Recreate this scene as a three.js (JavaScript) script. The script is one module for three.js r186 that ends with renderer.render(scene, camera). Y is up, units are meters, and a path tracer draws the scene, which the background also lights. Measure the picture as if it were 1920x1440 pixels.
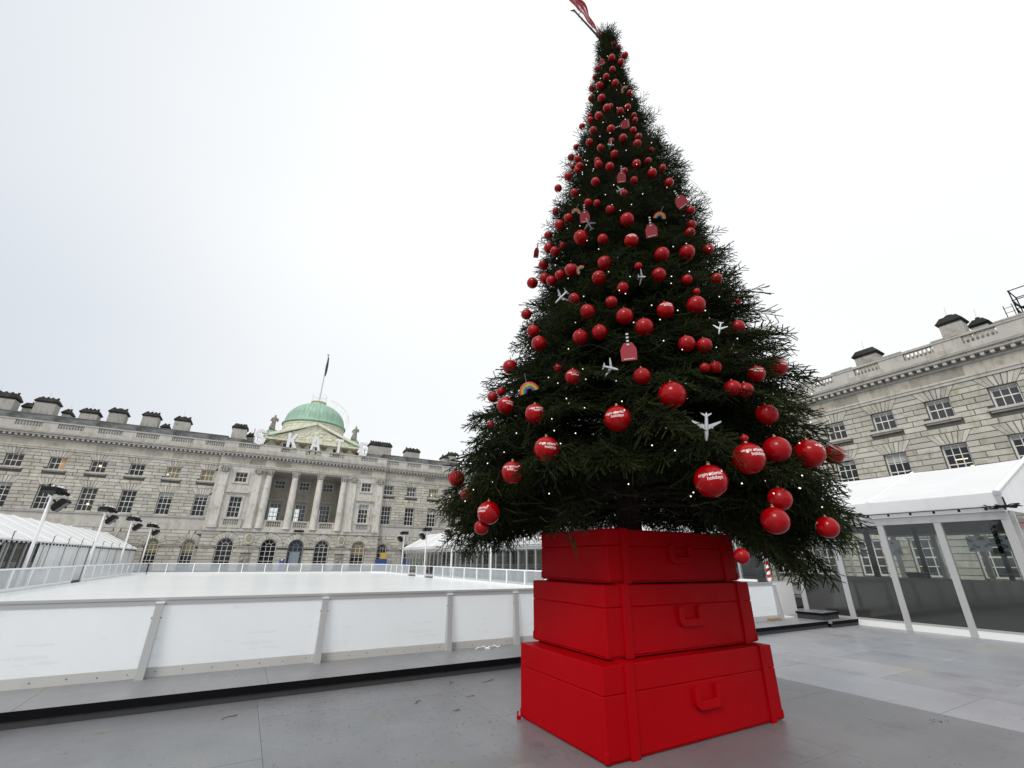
import * as THREE from 'three';
import { mergeGeometries } from 'three/addons/utils/BufferGeometryUtils.js';
import { RoundedBoxGeometry } from 'three/addons/geometries/RoundedBoxGeometry.js';
import { TextGeometry } from 'three/addons/geometries/TextGeometry.js';
import { FontLoader } from 'three/addons/loaders/FontLoader.js';
import { MarchingCubes } from 'three/addons/objects/MarchingCubes.js';

// ------------------------------------------------------------------ camera, sky, sun, exposure
const scene = new THREE.Scene();
const EYE = 1.7;
const camera = new THREE.PerspectiveCamera(82.67, 4 / 3, 0.1, 1500);
camera.position.set(0, EYE, 0);
camera.rotation.set(0.38414, -0.51515, 0.00884, 'YXZ');
const renderer = new THREE.WebGLRenderer({ antialias: true });
renderer.toneMapping = THREE.LinearToneMapping;
renderer.toneMappingExposure = 1.04;
renderer.shadowMap.enabled = true;

let seed = 7;
const rnd = () => { seed = (seed + 0x6d2b79f5) | 0; let t = Math.imul(seed ^ (seed >>> 15), 1 | seed); t = (t + Math.imul(t ^ (t >>> 7), 61 | t)) ^ t; return ((t ^ (t >>> 14)) >>> 0) / 4294967296; };
const rr = (a, b) => a + (b - a) * rnd();
const mix = (a, b, t) => a + (b - a) * t;
const sstep = (a, b, x) => { const t = Math.min(1, Math.max(0, (x - a) / (b - a))); return t * t * (3 - 2 * t); };
const hash = (x, y, s) => { let h = Math.imul(x, 374761393) ^ Math.imul(y, 668265263) ^ Math.imul(s, 974711); h = Math.imul(h ^ (h >>> 13), 1274126177); return ((h ^ (h >>> 16)) >>> 0) / 4294967296; };
function vnoise(x, y, p, s) {
  const xi = Math.floor(x), yi = Math.floor(y), fx = x - xi, fy = y - yi, m = (a) => ((a % p) + p) % p;
  const u = fx * fx * (3 - 2 * fx), v = fy * fy * (3 - 2 * fy);
  return mix(mix(hash(m(xi), m(yi), s), hash(m(xi + 1), m(yi), s), u), mix(hash(m(xi), m(yi + 1), s), hash(m(xi + 1), m(yi + 1), s), u), v);
}
function fbm(u, v, p, oct, s) { let a = 0, k = 0.5, n = 0; for (let i = 0; i < oct; i++) { a += k * vnoise(u * p, v * p, p, s + i); n += k; k *= 0.5; p *= 2; } return a / n; }

{ // overcast sky: even cloud, a little brighter to the right where the sun sits behind it
  const W = 512, H = 256, d = new Float32Array(W * H * 4);
  for (let y = 0; y < H; y++) for (let x = 0; x < W; x++) {
    const u = (x + 0.5) / W, v = (y + 0.5) / H, el = (v - 0.5) * Math.PI, th = (u - 0.5) * 2 * Math.PI;
    const dx = Math.cos(el) * Math.cos(th), dz = Math.cos(el) * Math.sin(th), dy = Math.sin(el);
    const thin = (dx * 0.9 + dy * 0.3 + dz * -0.3), hid = dx * -0.62 + dy * 0.66 + dz * 0.42;      // thinner cloud to the right; the sun hides to the left behind
    const cl = fbm(u, v, 5, 4, 3) - 0.5;
    let b = 0.70 + 0.25 * sstep(-0.3, 0.62, thin) + 0.06 * Math.max(0, dy) + 0.25 * sstep(0.45, 1, hid) + cl * 0.17;
    const w = sstep(0.74, 0.98, b);
    const i = (y * W + x) * 4;
    d[i] = b * mix(0.93, 1.0, w); d[i + 1] = b * mix(0.985, 1.02, w); d[i + 2] = b * mix(1.06, 1.03, w); d[i + 3] = 1;
    if (el < -0.02) { d[i] = 0.34; d[i + 1] = 0.34; d[i + 2] = 0.35; }
  }
  const t = new THREE.DataTexture(d, W, H, THREE.RGBAFormat, THREE.FloatType);
  t.mapping = THREE.EquirectangularReflectionMapping; t.magFilter = THREE.LinearFilter; t.minFilter = THREE.LinearFilter; t.wrapS = THREE.RepeatWrapping; t.needsUpdate = true;
  scene.background = t; scene.environment = t;
}
const sun = new THREE.DirectionalLight(0xfff8ef, 1.5);
sun.position.set(-62, 66, 42); sun.target.position.set(0, 0, 0); sun.castShadow = true; sun.shadow.radius = 40;
Object.assign(sun.shadow.camera, { left: -90, right: 90, top: 90, bottom: -90, near: 1, far: 300 });
sun.shadow.mapSize.set(4096, 4096);
scene.add(sun, sun.target);

// ------------------------------------------------------------------ textures and materials
function tex(size, f, srgb, metres = 1, h = size) {
  const d = new Uint8Array(size * h * 4);
  for (let y = 0; y < h; y++) for (let x = 0; x < size; x++) {
    const c = f((x + 0.5) / size, (y + 0.5) / h), i = (y * size + x) * 4;
    for (let k = 0; k < 3; k++) d[i + k] = Math.max(0, Math.min(255, Math.round((Array.isArray(c) ? c[k] : c) * 255)));
    d[i + 3] = 255;
  }
  const t = new THREE.DataTexture(d, size, h);
  t.wrapS = t.wrapT = THREE.RepeatWrapping; t.magFilter = THREE.LinearFilter; t.minFilter = THREE.LinearMipmapLinearFilter;
  if (srgb) t.colorSpace = THREE.SRGBColorSpace;
  t.repeat.set(1 / metres, 1 / metres); t.needsUpdate = true;
  return t;
}
const s2 = (l) => Math.pow(l, 1 / 2.2);                                    // stored value of a linear grey
const stoneTex = tex(512, (u, v) => {
  const a = fbm(u, v, 4, 5, 11), b = fbm(u, v, 9, 4, 12), c = fbm(u, v * 0.25, 24, 3, 14), g = hash(Math.floor(u * 512), Math.floor(v * 512), 5);
  const st = sstep(0.55, 0.78, b) * 0.22 + sstep(0.52, 0.8, c) * 0.2, k = 0.93 + (a - 0.5) * 0.34 - st * 0.8 + (g - 0.5) * 0.06;
  return [s2(Math.max(0.1, k)), s2(Math.max(0.1, k * (0.992 - st * 0.08))), s2(Math.max(0.1, k * (0.972 - st * 0.3)))];
}, true, 5);
const stoneBump = tex(512, (u, v) => fbm(u, v, 24, 4, 21) * 0.7 + hash(Math.floor(u * 512), Math.floor(v * 512), 9) * 0.3, false, 3);
const floorTex = tex(1024, (u, v) => {
  const a = fbm(u, v, 3, 5, 31), b = fbm(u, v, 12, 4, 32), c = vnoise(u * 200, v * 14, 2000, 33), e = fbm(u, v, 7, 5, 35), g = hash(Math.floor(u * 1024), Math.floor(v * 1024), 6);
  let k = 0.84 + (a - 0.5) * 0.2 + (b - 0.5) * 0.09 + (c - 0.5) * 0.04 + (g - 0.5) * 0.07;
  k -= sstep(0.6, 0.8, e) * 0.1;
  if (hash(Math.floor(u * 256), Math.floor(v * 256), 44) > 0.9985) k -= 0.3;
  const sc = fbm(u, v, 40, 3, 46), lo = fbm(u * 1, v, 6, 3, 47); if (sc > 0.71 && lo > 0.54) k -= 0.09; if (sc < 0.26 && lo > 0.53) k += 0.06;
  const hue = (fbm(u, v, 3, 4, 48) - 0.5) * 0.12, wm = sstep(0.6, 0.75, fbm(u, v, 5, 4, 49)) * 0.07;
  return [s2(k * (0.99 - hue + wm)), s2(k * (1.0 + hue * 0.25 + wm * 0.4)), s2(k * (1.015 + hue * 0.4 - wm))];
}, true, 4.3);
const floorRough = tex(512, (u, v) => { const a = fbm(u, v, 5, 5, 41); return 0.2 + a * 0.36; }, false, 3.1);
const walkRough = tex(512, (u, v) => 0.14 + fbm(u, v, 4, 5, 43) * 0.42, false, 3.7);
const fineBump = tex(256, (u, v) => fbm(u, v, 32, 3, 51), false, 0.6);
const iceTex = tex(1024, (u, v) => {
  const a = fbm(u, v, 4, 4, 61); let k = 0.93 + (a - 0.5) * 0.1;
  for (let i = 0; i < 3; i++) { const w = fbm(u, v, 5 + i, 3, 70 + i); k -= (Math.abs(w - 0.5) < 0.007 ? 0.06 : 0); }
  return [s2(k * 0.985), s2(k * 0.998), s2(k)];
}, true, 14);
const slateTex = tex(512, (u, v) => { const a = fbm(u, v, 5, 5, 81), b = fbm(u * 1, v, 16, 3, 82); const k = 0.5 + (a - 0.5) * 0.9 + (b - 0.5) * 0.4; return [s2(k), s2(k * 1.02), s2(k * 1.03)]; }, true, 4);
const copperTex = tex(512, (u, v) => { const a = fbm(u, v * 0.3, 20, 4, 91), b = fbm(u, v, 5, 4, 92), k = 0.85 + (a - 0.5) * 0.5 + (b - 0.5) * 0.25; return [s2(k * 0.92), s2(k), s2(k * 0.97)]; }, true, 5);
const pvcTex = tex(512, (u, v) => { const a = fbm(u, v, 4, 5, 95), c = fbm(u, v * 0.2, 20, 3, 96), k = 0.93 + (a - 0.5) * 0.12 - sstep(0.6, 0.8, c) * 0.05; return [s2(k), s2(k), s2(k * 1.005)]; }, true, 3);
const paintRough = tex(512, (u, v) => 0.42 + fbm(u, v, 8, 5, 97) * 0.25, false, 1.3);
const redTex = tex(512, (u, v) => {
  const a = fbm(u, v, 3, 5, 101), b = fbm(u, v * 0.12, 60, 3, 102), c = fbm(u * 0.15, v, 70, 3, 103), k = 0.93 + (a - 0.5) * 0.16 + (b - 0.5) * 0.06, sc = (c > 0.79 && a > 0.5 ? 0.07 : 0);
  return [s2(k - sc * 0.5), s2(Math.min(1, k + sc)), s2(Math.min(1, k + sc))];
}, true, 1.9);
const panelTex = tex(512, (u, v) => { const a = fbm(u, v, 3, 4, 111), c = fbm(u * 0.1, v, 60, 3, 112), e = fbm(u, v, 5, 4, 113); let k = 0.985 + (a - 0.5) * 0.04; if (c > 0.74 && e > 0.52) k -= 0.05; return [s2(k * 0.992), s2(k), s2(k)]; }, true, 2.6);
const barkTex = tex(256, (u, v) => { const k = 0.5 + (fbm(u, v * 0.3, 16, 4, 98) - 0.5) * 1.1; return [s2(k), s2(k * 0.9), s2(k * 0.8)]; }, true, 0.6);
const metalRough = tex(256, (u, v) => 0.42 + fbm(u, v, 16, 4, 99) * 0.3, false, 0.7);

const lin = (r, g, b) => new THREE.Color().setRGB(r, g, b);
function mat(c, rough, o = {}) { const m = new THREE.MeshStandardMaterial({ color: lin(...c), roughness: rough, ...o }); return m; }
function phys(c, rough, o = {}) { return new THREE.MeshPhysicalMaterial({ color: lin(...c), roughness: rough, ...o }); }
const M = {
  stone: mat([0.585, 0.57, 0.54], 0.9, { map: stoneTex, bumpMap: stoneBump, bumpScale: 0.008, vertexColors: true }),
  stonePlain: mat([0.57, 0.556, 0.53], 0.9, { map: stoneTex, bumpMap: stoneBump, bumpScale: 0.006 }),
  joint: mat([0.11, 0.105, 0.096], 0.95, { map: stoneTex }),
  darkStone: mat([0.17, 0.165, 0.15], 0.9, { map: stoneTex }),
  stucco: mat([0.78, 0.79, 0.66], 0.85, { map: stoneTex }),
  slate: mat([0.17, 0.175, 0.18], 0.7, { map: slateTex }),
  soot: mat([0.045, 0.045, 0.041], 0.95, { map: slateTex }),
  copper: mat([0.38, 0.54, 0.43], 0.75, { map: copperTex }),
  sash: mat([0.78, 0.77, 0.73], 0.55),
  pane: phys([0.018, 0.019, 0.021], 0.06, { specularIntensity: 0.8 }),
  paneGrey: phys([0.05, 0.053, 0.056], 0.1),
  paneBrown: phys([0.035, 0.03, 0.024], 0.08),
  paneWarm: phys([0.24, 0.2, 0.1], 0.25),
  paneBlue: phys([0.014, 0.018, 0.03], 0.06),
  blind: mat([0.42, 0.44, 0.42], 0.8),
  doorBlue: mat([0.25, 0.29, 0.33], 0.6),
  clear: phys([0.97, 0.98, 0.98], 0.03, { transmission: 1, thickness: 0, ior: 1.5 }),
  interior: mat([0.05, 0.05, 0.05], 0.9),
  curtain: mat([0.55, 0.38, 0.16], 0.85),
  lampGlow: mat([0.9, 0.8, 0.6], 0.5, { emissive: lin(1, 0.78, 0.42), emissiveIntensity: 0.8 }),
  whiteLetter: mat([0.74, 0.75, 0.76], 0.5),
  bulb: mat([0.9, 0.9, 0.85], 0.4, { emissive: lin(1, 0.95, 0.82), emissiveIntensity: 1.1 }),
  floor: mat([0.222, 0.228, 0.24], 1, { map: floorTex, roughnessMap: floorRough, bumpMap: fineBump, bumpScale: 0.0008, vertexColors: true }),
  walk: phys([0.255, 0.26, 0.27], 1, { map: floorTex, roughnessMap: walkRough, vertexColors: true, specularIntensity: 0.9 }),
  ground: mat([0.3, 0.3, 0.3], 0.85, { map: floorTex }),
  nosing: phys([0.005, 0.005, 0.006], 0.85, { specularIntensity: 0.25 }),
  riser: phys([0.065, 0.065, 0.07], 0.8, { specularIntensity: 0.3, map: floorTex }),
  ice: phys([0.92, 0.94, 0.96], 0.3, { map: iceTex, clearcoat: 0.25, clearcoatRoughness: 0.2 }),
  barrier: phys([0.98, 0.99, 1.0], 0.75, { map: panelTex, transmission: 0.5, thickness: 0, bumpMap: fineBump, bumpScale: 0.0004 }),
  barrierFar: phys([0.88, 0.91, 0.93], 0.28, { transmission: 0.85, thickness: 0 }),
  plastic: mat([0.6, 0.6, 0.58], 0.5, { map: pvcTex }),
  plasticWhite: mat([0.88, 0.88, 0.88], 0.45),
  alu: mat([0.47, 0.475, 0.48], 0.45, { metalness: 0.1 }),
  aluFrame: mat([0.46, 0.465, 0.47], 0.45, { metalness: 0.1 }),
  steel: mat([0.25, 0.25, 0.26], 0.45, { metalness: 0.6 }),
  bolt: mat([0.12, 0.11, 0.1], 0.5, { metalness: 0.5 }),
  pvc: phys([0.93, 0.94, 0.95], 0.5, { map: pvcTex, transmission: 0.22, thickness: 0 }),
  pvcWall: phys([0.97, 0.98, 0.99], 0.55, { map: pvcTex, transmission: 0.1, thickness: 0 }),
  black: phys([0.008, 0.008, 0.009], 0.6, { specularIntensity: 0.35 }),
  frost: phys([0.04, 0.043, 0.04], 0.1, { clearcoat: 0.7, clearcoatRoughness: 0.04 }),
  tinted: phys([0.86, 0.88, 0.86], 0.02, { transmission: 1, thickness: 0, ior: 1.5 }),
  red: phys([0.42, 0.0008, 0.0045], 1, { map: redTex, specularIntensity: 0.14, roughnessMap: paintRough, bumpMap: fineBump, bumpScale: 0.0003 }),
  bauble: phys([0.31, 0.0008, 0.004], 0.22, { specularIntensity: 0.4, clearcoat: 0.16, clearcoatRoughness: 0.05 }),
  gold: mat([0.5, 0.4, 0.2], 0.35, { metalness: 0.8 }),
  trunk: mat([0.07, 0.05, 0.035], 0.95, { map: barkTex }),
  limb: mat([0.045, 0.034, 0.024], 0.95),
  needle: phys([1, 1, 1], 0.7, { vertexColors: true, specularIntensity: 0.3 }),
  blueBin: mat([0.03, 0.08, 0.25], 0.5),
  yellow: mat([0.6, 0.4, 0.08], 0.6),
  wood: mat([0.35, 0.24, 0.13], 0.7),
  redSign: mat([0.55, 0.02, 0.02], 0.5),
  silver: mat([0.5, 0.52, 0.54], 0.35, { metalness: 0.35 }),
};
M.pane.name = 'window glass';

// ------------------------------------------------------------------ geometry helpers
const V = (x, y, z) => new THREE.Vector3(x, y, z);
class MB {                                                               // collects triangles with metric uv and a vertex colour, merges them into one mesh
  constructor() { this.p = []; this.n = []; this.u = []; this.c = []; this.col = [1, 1, 1]; }
  tri(a, b, c) {
    const e1 = [b[0] - a[0], b[1] - a[1], b[2] - a[2]], e2 = [c[0] - a[0], c[1] - a[1], c[2] - a[2]];
    const n = [e1[1] * e2[2] - e1[2] * e2[1], e1[2] * e2[0] - e1[0] * e2[2], e1[0] * e2[1] - e1[1] * e2[0]], l = Math.hypot(...n) || 1;
    const ax = Math.abs(n[0]) / l, ay = Math.abs(n[1]) / l, az = Math.abs(n[2]) / l;
    for (const q of [a, b, c]) {
      this.p.push(...q); this.n.push(n[0] / l, n[1] / l, n[2] / l); this.c.push(...this.col);
      if (az >= ax && az >= ay) this.u.push(q[0], q[1]); else if (ay >= ax) this.u.push(q[0], q[2]); else this.u.push(q[2], q[1]);
    }
    return this;
  }
  quad(a, b, c, d) { this.tri(a, b, c); this.tri(a, c, d); return this; }
  box(x0, x1, y0, y1, z0, z1) {
    const P = (x, y, z) => [x, y, z];
    this.quad(P(x0, y0, z1), P(x1, y0, z1), P(x1, y1, z1), P(x0, y1, z1)); this.quad(P(x1, y0, z0), P(x0, y0, z0), P(x0, y1, z0), P(x1, y1, z0));
    this.quad(P(x1, y0, z1), P(x1, y0, z0), P(x1, y1, z0), P(x1, y1, z1)); this.quad(P(x0, y0, z0), P(x0, y0, z1), P(x0, y1, z1), P(x0, y1, z0));
    this.quad(P(x0, y1, z1), P(x1, y1, z1), P(x1, y1, z0), P(x0, y1, z0)); this.quad(P(x0, y0, z0), P(x1, y0, z0), P(x1, y0, z1), P(x0, y0, z1));
    return this;
  }
  // a convex outline in the x-y plane, front at zf with a chamfer of width e back to zb
  stone(pts, zb, zf, e) {
    let cx = 0, cy = 0; for (const q of pts) { cx += q[0] / pts.length; cy += q[1] / pts.length; }
    const ins = pts.map(([x, y]) => { const dx = cx - x, dy = cy - y; return [x + Math.sign(dx) * Math.min(e, Math.abs(dx) * 0.6), y + Math.sign(dy) * Math.min(e, Math.abs(dy) * 0.6)]; });
    const n = pts.length;
    for (let i = 1; i < n - 1; i++) this.tri([...ins[0], zf], [...ins[i], zf], [...ins[i + 1], zf]);
    for (let i = 0; i < n; i++) { const j = (i + 1) % n; this.quad([...pts[i], zb], [...pts[j], zb], [...ins[j], zf], [...ins[i], zf]); }
    return this;
  }
  add(g, m) {
    let q = g.index ? g.toNonIndexed() : g.clone(); if (m) q.applyMatrix4(m);
    const P = q.attributes.position.array, N = q.attributes.normal.array;
    for (let i = 0; i < P.length; i += 3) {
      this.p.push(P[i], P[i + 1], P[i + 2]); this.n.push(N[i], N[i + 1], N[i + 2]); this.c.push(...this.col);
      const ax = Math.abs(N[i]), ay = Math.abs(N[i + 1]), az = Math.abs(N[i + 2]);
      if (az >= ax && az >= ay) this.u.push(P[i], P[i + 1]); else if (ay >= ax) this.u.push(P[i], P[i + 2]); else this.u.push(P[i + 2], P[i + 1]);
    }
    return this;
  }
  at(g, x, y, z, rx = 0, ry = 0, rz = 0, s = 1) { return this.add(g, new THREE.Matrix4().compose(V(x, y, z), new THREE.Quaternion().setFromEuler(new THREE.Euler(rx, ry, rz)), Array.isArray(s) ? V(...s) : V(s, s, s))); }
  rod(a, b, r, r2 = r, seg = 8) {
    const A = V(...a), B = V(...b), L = A.distanceTo(B), q = new THREE.Quaternion().setFromUnitVectors(V(0, 1, 0), B.clone().sub(A).normalize());
    return this.add(new THREE.CylinderGeometry(r2, r, L, seg), new THREE.Matrix4().compose(A.add(B).multiplyScalar(0.5), q, V(1, 1, 1)));
  }
  tint(t) { this.col = Array.isArray(t) ? t : [t, t, t]; return this; }
  geo() {
    const g = new THREE.BufferGeometry(), f = (a, n) => new THREE.BufferAttribute(new Float32Array(a), n);
    g.setAttribute('position', f(this.p, 3)); g.setAttribute('normal', f(this.n, 3)); g.setAttribute('uv', f(this.u, 2)); g.setAttribute('color', f(this.c, 3));
    return g;
  }
  build(name, m, parent) { return mesh(name, this.geo(), m, parent); }
}
const taken = new Map();
function numbered(name) { const k = taken.get(name) ?? 0; taken.set(name, k + 1); return k ? name + '_' + String(k).padStart(3, '0') : name; }
function mesh(name, g, m, parent) {
  const o = new THREE.Mesh(g, m); o.castShadow = o.receiveShadow = true;
  o.name = parent ? name : numbered(name); (parent ?? scene).add(o); return o;
}
function tag(o, label, category, group, kind) { o.userData = { ...o.userData, label, category }; if (group) o.userData.group = group; if (kind) o.userData.kind = kind; return o; }
function thing(name, label, category, [x, y, z] = [0, 0, 0], group, turn = 0) {
  const o = new THREE.Group(); o.name = numbered(name); scene.add(o); o.position.set(x, y, z); o.rotation.y = turn; return tag(o, label, category, group);
}
function structure(o) { o.userData.kind = 'structure'; return o; }
function stuff(o) { o.userData.kind = 'stuff'; return o; }
const LA = (pts, seg = 24) => new THREE.LatheGeometry(pts.map(([r, y]) => new THREE.Vector2(r, y)), seg);
function sphere(r, a = 16, b = 12) { return new THREE.SphereGeometry(r, a, b); }
function extrude(pts, depth, holes = []) {
  const sh = new THREE.Shape(pts.map((q) => new THREE.Vector2(...q)));
  for (const h of holes) sh.holes.push(new THREE.Path(h.map((q) => new THREE.Vector2(...q))));
  return new THREE.ExtrudeGeometry(sh, { depth, bevelEnabled: false });
}

// ------------------------------------------------------------------ ground, deck, platform, ice
{
  const g = new MB(); g.box(-260, 260, -0.3, -0.03, -160, 160);
  structure(tag(g.build('ground', M.ground), 'grey paved courtyard ground around and beneath the temporary deck', 'ground'));
}
{ // painted deck of large boards, each its own piece
  const deck = structure(thing('floor', 'grey painted board deck in front of the ice rink and under the red boxes', 'floor'));
  const xs = [-14.2, -11.75, -9.3, -6.85, -4.4, -1.95, 0.5, 2.95, 5.4, 7.78, 9.23, 10.5, 11.95, 13.4, 14.85, 16.3, 17.6];
  for (let i = 0; i + 1 < xs.length; i++) {
    const right = xs[i] > 7;
    let z = -7.9 + (i % 2 ? 0 : -1.22) + (xs[i] > 14 ? -3 : 0), k = 0;
    while (z < 6) {
      const z1 = z + 2.44, m = new MB();
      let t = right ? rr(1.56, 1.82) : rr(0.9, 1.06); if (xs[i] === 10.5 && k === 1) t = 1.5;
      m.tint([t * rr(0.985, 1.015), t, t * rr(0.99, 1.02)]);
      const za = xs[i] < 14.5 ? Math.max(z, -7.9) : z;
      if (z1 > za + 0.1) { const jt = right ? 0.004 : 0.0016; m.box(xs[i] + jt, xs[i + 1] - jt, -0.03, rr(-0.0012, 0.0006), za + jt, z1 - jt); m.build('floor_board', M.floor, deck); }
      z = z1; k++;
    }
  }
}
const PZ = -7.51, PY = 0.158;
{ // raised walkway with a black nosing
  const p = structure(thing('platform', 'raised grey walkway with black edge strip running along the rink barrier', 'platform'));
  const xs = [-14, -9.2, -6.75, -4.3, -1.85, 0.6, 3.05, 5.5];
  for (let i = 0; i + 1 < xs.length; i++) { const m = new MB().tint(rr(0.98, 1.12)); m.box(xs[i] + 0.002, xs[i + 1] - 0.002, PY - 0.06, PY + rr(-0.001, 0.001), -9.2, PZ - 0.012); m.build('platform_board', M.walk, p); }
  const xr = [5.5, 7.95, 10.4, 12.85, 14.9];
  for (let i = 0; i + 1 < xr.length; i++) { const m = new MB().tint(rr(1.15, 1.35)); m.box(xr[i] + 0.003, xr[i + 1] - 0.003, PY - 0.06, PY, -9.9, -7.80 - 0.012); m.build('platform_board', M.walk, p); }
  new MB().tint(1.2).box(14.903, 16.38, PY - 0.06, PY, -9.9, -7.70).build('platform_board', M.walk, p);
  new MB().box(-14, 5.5, PY - 0.085, PY + 0.004, PZ - 0.012, PZ).build('edge_strip', M.nosing, p);
  new MB().box(5.503, 14.9, PY - 0.075, PY + 0.004, -7.812, -7.80).box(14.903, 16.38, PY - 0.075, PY + 0.004, -7.70, -7.688).build('edge_strip', M.nosing, p);
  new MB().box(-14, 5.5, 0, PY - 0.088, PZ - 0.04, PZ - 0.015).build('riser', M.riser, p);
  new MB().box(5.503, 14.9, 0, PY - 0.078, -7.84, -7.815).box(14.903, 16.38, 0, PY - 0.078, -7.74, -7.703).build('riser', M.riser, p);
}
{
  const g = new MB(); g.box(-8.9, 14.95, 0.0, 0.19, -57.9, -8.75);
  structure(tag(g.build('ice', M.ice), 'white scratched ice sheet of the outdoor skating rink', 'ice rink'));
}

// ------------------------------------------------------------------ the stone buildings
const WY = { up0: 11.04, up1: 12.43, lo0: 6.6, lo1: 9.25, spring: 3.15 };
// a sash window: white frame and bars with the panes as sub-parts; one: all panes of a far window in one sheet
function sash(parent, uc, y0, y1, w, cols, rows, o = {}) {
  const z = o.z ?? -0.3, f = 0.07, b = o.bar ?? 0.045, m = new MB();
  m.box(uc - w / 2, uc - w / 2 + f, y0, y1, z - 0.1, z + 0.02).box(uc + w / 2 - f, uc + w / 2, y0, y1, z - 0.1, z + 0.02);
  m.box(uc - w / 2 + f, uc + w / 2 - f, y1 - f, y1, z - 0.1, z + 0.017).box(uc - w / 2 + f, uc + w / 2 - f, y0, y0 + f * 1.2, z - 0.1, z + 0.03);
  const ax = uc - w / 2 + f, bx = uc + w / 2 - f, ay = y0 + f * 1.2, by = y1 - f;
  for (let i = 1; i < cols; i++) { const x = mix(ax, bx, i / cols); m.box(x - b / 2, x + b / 2, ay, by, z - 0.05, z); }
  for (let j = 1; j < rows; j++) { const y = mix(ay, by, j / rows), t = j === rows / 2 ? 1.5 : 1; m.box(ax, bx, y - b * t / 2, y + b * t / 2, z - 0.053, z + 0.003 * t); }
  const win = m.build('window', M.sash, parent), pm = o.pane ?? [M.pane, M.pane, M.paneGrey, M.paneBrown, M.pane][Math.floor(hash(Math.round(uc * 10), Math.round(y0 * 10), 5) * 5)];
  if (o.each) {
    for (let i = 0; i < cols; i++) for (let j = 0; j < rows; j++)
      new MB().box(mix(ax, bx, i / cols) + b / 2, mix(ax, bx, (i + 1) / cols) - b / 2, mix(ay, by, j / rows) + b / 2, mix(ay, by, (j + 1) / rows) - b / 2, z - 0.045 + rr(-0.003, 0.003), z - 0.028).build('pane', pm, win);
  } else new MB().box(ax - 0.01, bx + 0.01, ay - 0.01, by + 0.01, z - 0.075, z - 0.045).build('pane', pm, win);
  if (o.blind) new MB().box(ax, bx, mix(by, ay, o.blind), by, z - 0.044, z - 0.02).build('blind', M.blind, win);
  if (o.curtain) new MB().box(mix(ax, bx, o.curtain[0]), mix(ax, bx, o.curtain[1]), ay, by, z - 0.044, z - 0.025).build('curtain', M.curtain, win);
  if (o.lamp) for (const [lx, ly] of o.lamp) new MB().box(mix(ax, bx, lx) - 0.12, mix(ax, bx, lx) + 0.12, mix(ay, by, ly) - 0.1, mix(ay, by, ly) + 0.1, z - 0.044, z - 0.03).build('lit_lamp', M.lampGlow, win);
  if (o.tube) for (const [l0, l1, ly] of o.tube) new MB().box(mix(ax, bx, l0), mix(ax, bx, l1), mix(ay, by, ly) - 0.035, mix(ay, by, ly) + 0.035, z - 0.0278, z - 0.018).build('lit_lamp', M.lampGlow, win);
  return win;
}
const arcPts = (uc, a, y0, spring, n = 20) => { const q = [[uc - a, y0], [uc + a, y0]]; for (let i = 0; i <= n; i++) q.push([uc + a * Math.cos(Math.PI * i / n), spring + a * Math.sin(Math.PI * i / n)]); return q; };
function archWindow(parent, uc, a, o = {}) {
  const z = -0.38, sp = WY.spring, y0 = 0.75, b = 0.05, m = new MB(), ring = (r0, r1, z0, z1) => {
    const out = [[uc + r1, y0]], N = 24; for (let i = 0; i <= N; i++) out.push([uc + r1 * Math.cos(Math.PI * i / N), sp + r1 * Math.sin(Math.PI * i / N)]); out.push([uc - r1, y0], [uc - r0, y0]);
    for (let i = N; i >= 0; i--) out.push([uc + r0 * Math.cos(Math.PI * i / N), sp + r0 * Math.sin(Math.PI * i / N)]); out.push([uc + r0, y0]);
    const g = extrude(out, z1 - z0); g.translate(0, 0, z0); m.add(g);
  };
  ring(a - 0.09, a, z - 0.08, z + 0.03);
  const c = a - 0.09, r2 = c * 0.42;
  const rowsY = [1.35, 1.95, 2.55, sp]; for (const y of rowsY) m.box(uc - c, uc + c, y - b / 2, y + b / 2, z - 0.05, z + 0.002);
  for (const k of [-1 / 3, 1 / 3]) m.box(uc + k * c - b / 2, uc + k * c + b / 2, y0, sp, z - 0.05, z);
  { const N = 12, out = []; for (let i = 0; i <= N; i++) out.push([uc + (r2 + b / 2) * Math.cos(Math.PI * i / N), sp + (r2 + b / 2) * Math.sin(Math.PI * i / N)]); for (let i = N; i >= 0; i--) out.push([uc + (r2 - b / 2) * Math.cos(Math.PI * i / N), sp + (r2 - b / 2) * Math.sin(Math.PI * i / N)]); const g = extrude(out, 0.05); g.translate(0, 0, z - 0.048); m.add(g); }
  for (const t of [0.25, 0.5, 0.75]) { const A = Math.PI * t; m.rod([uc + r2 * Math.cos(A), sp + r2 * Math.sin(A), z - 0.024], [uc + c * Math.cos(A), sp + c * Math.sin(A), z - 0.024], b / 2, b / 2, 6); }
  const win = m.build('window', o.frame ?? M.sash, parent);
  const g = extrude(arcPts(uc, a - 0.085, y0, sp), 0.03); g.translate(0, 0, z - 0.085);
  new MB().add(g).build('pane', o.pane ?? M.pane, win);
  if (o.blind) { const q = extrude(arcPts(uc, a - 0.1, 2.2, sp), 0.02); q.translate(0, 0, z - 0.054); new MB().add(q).build('blind', M.paneWarm, win); }
  return win;
}
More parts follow.
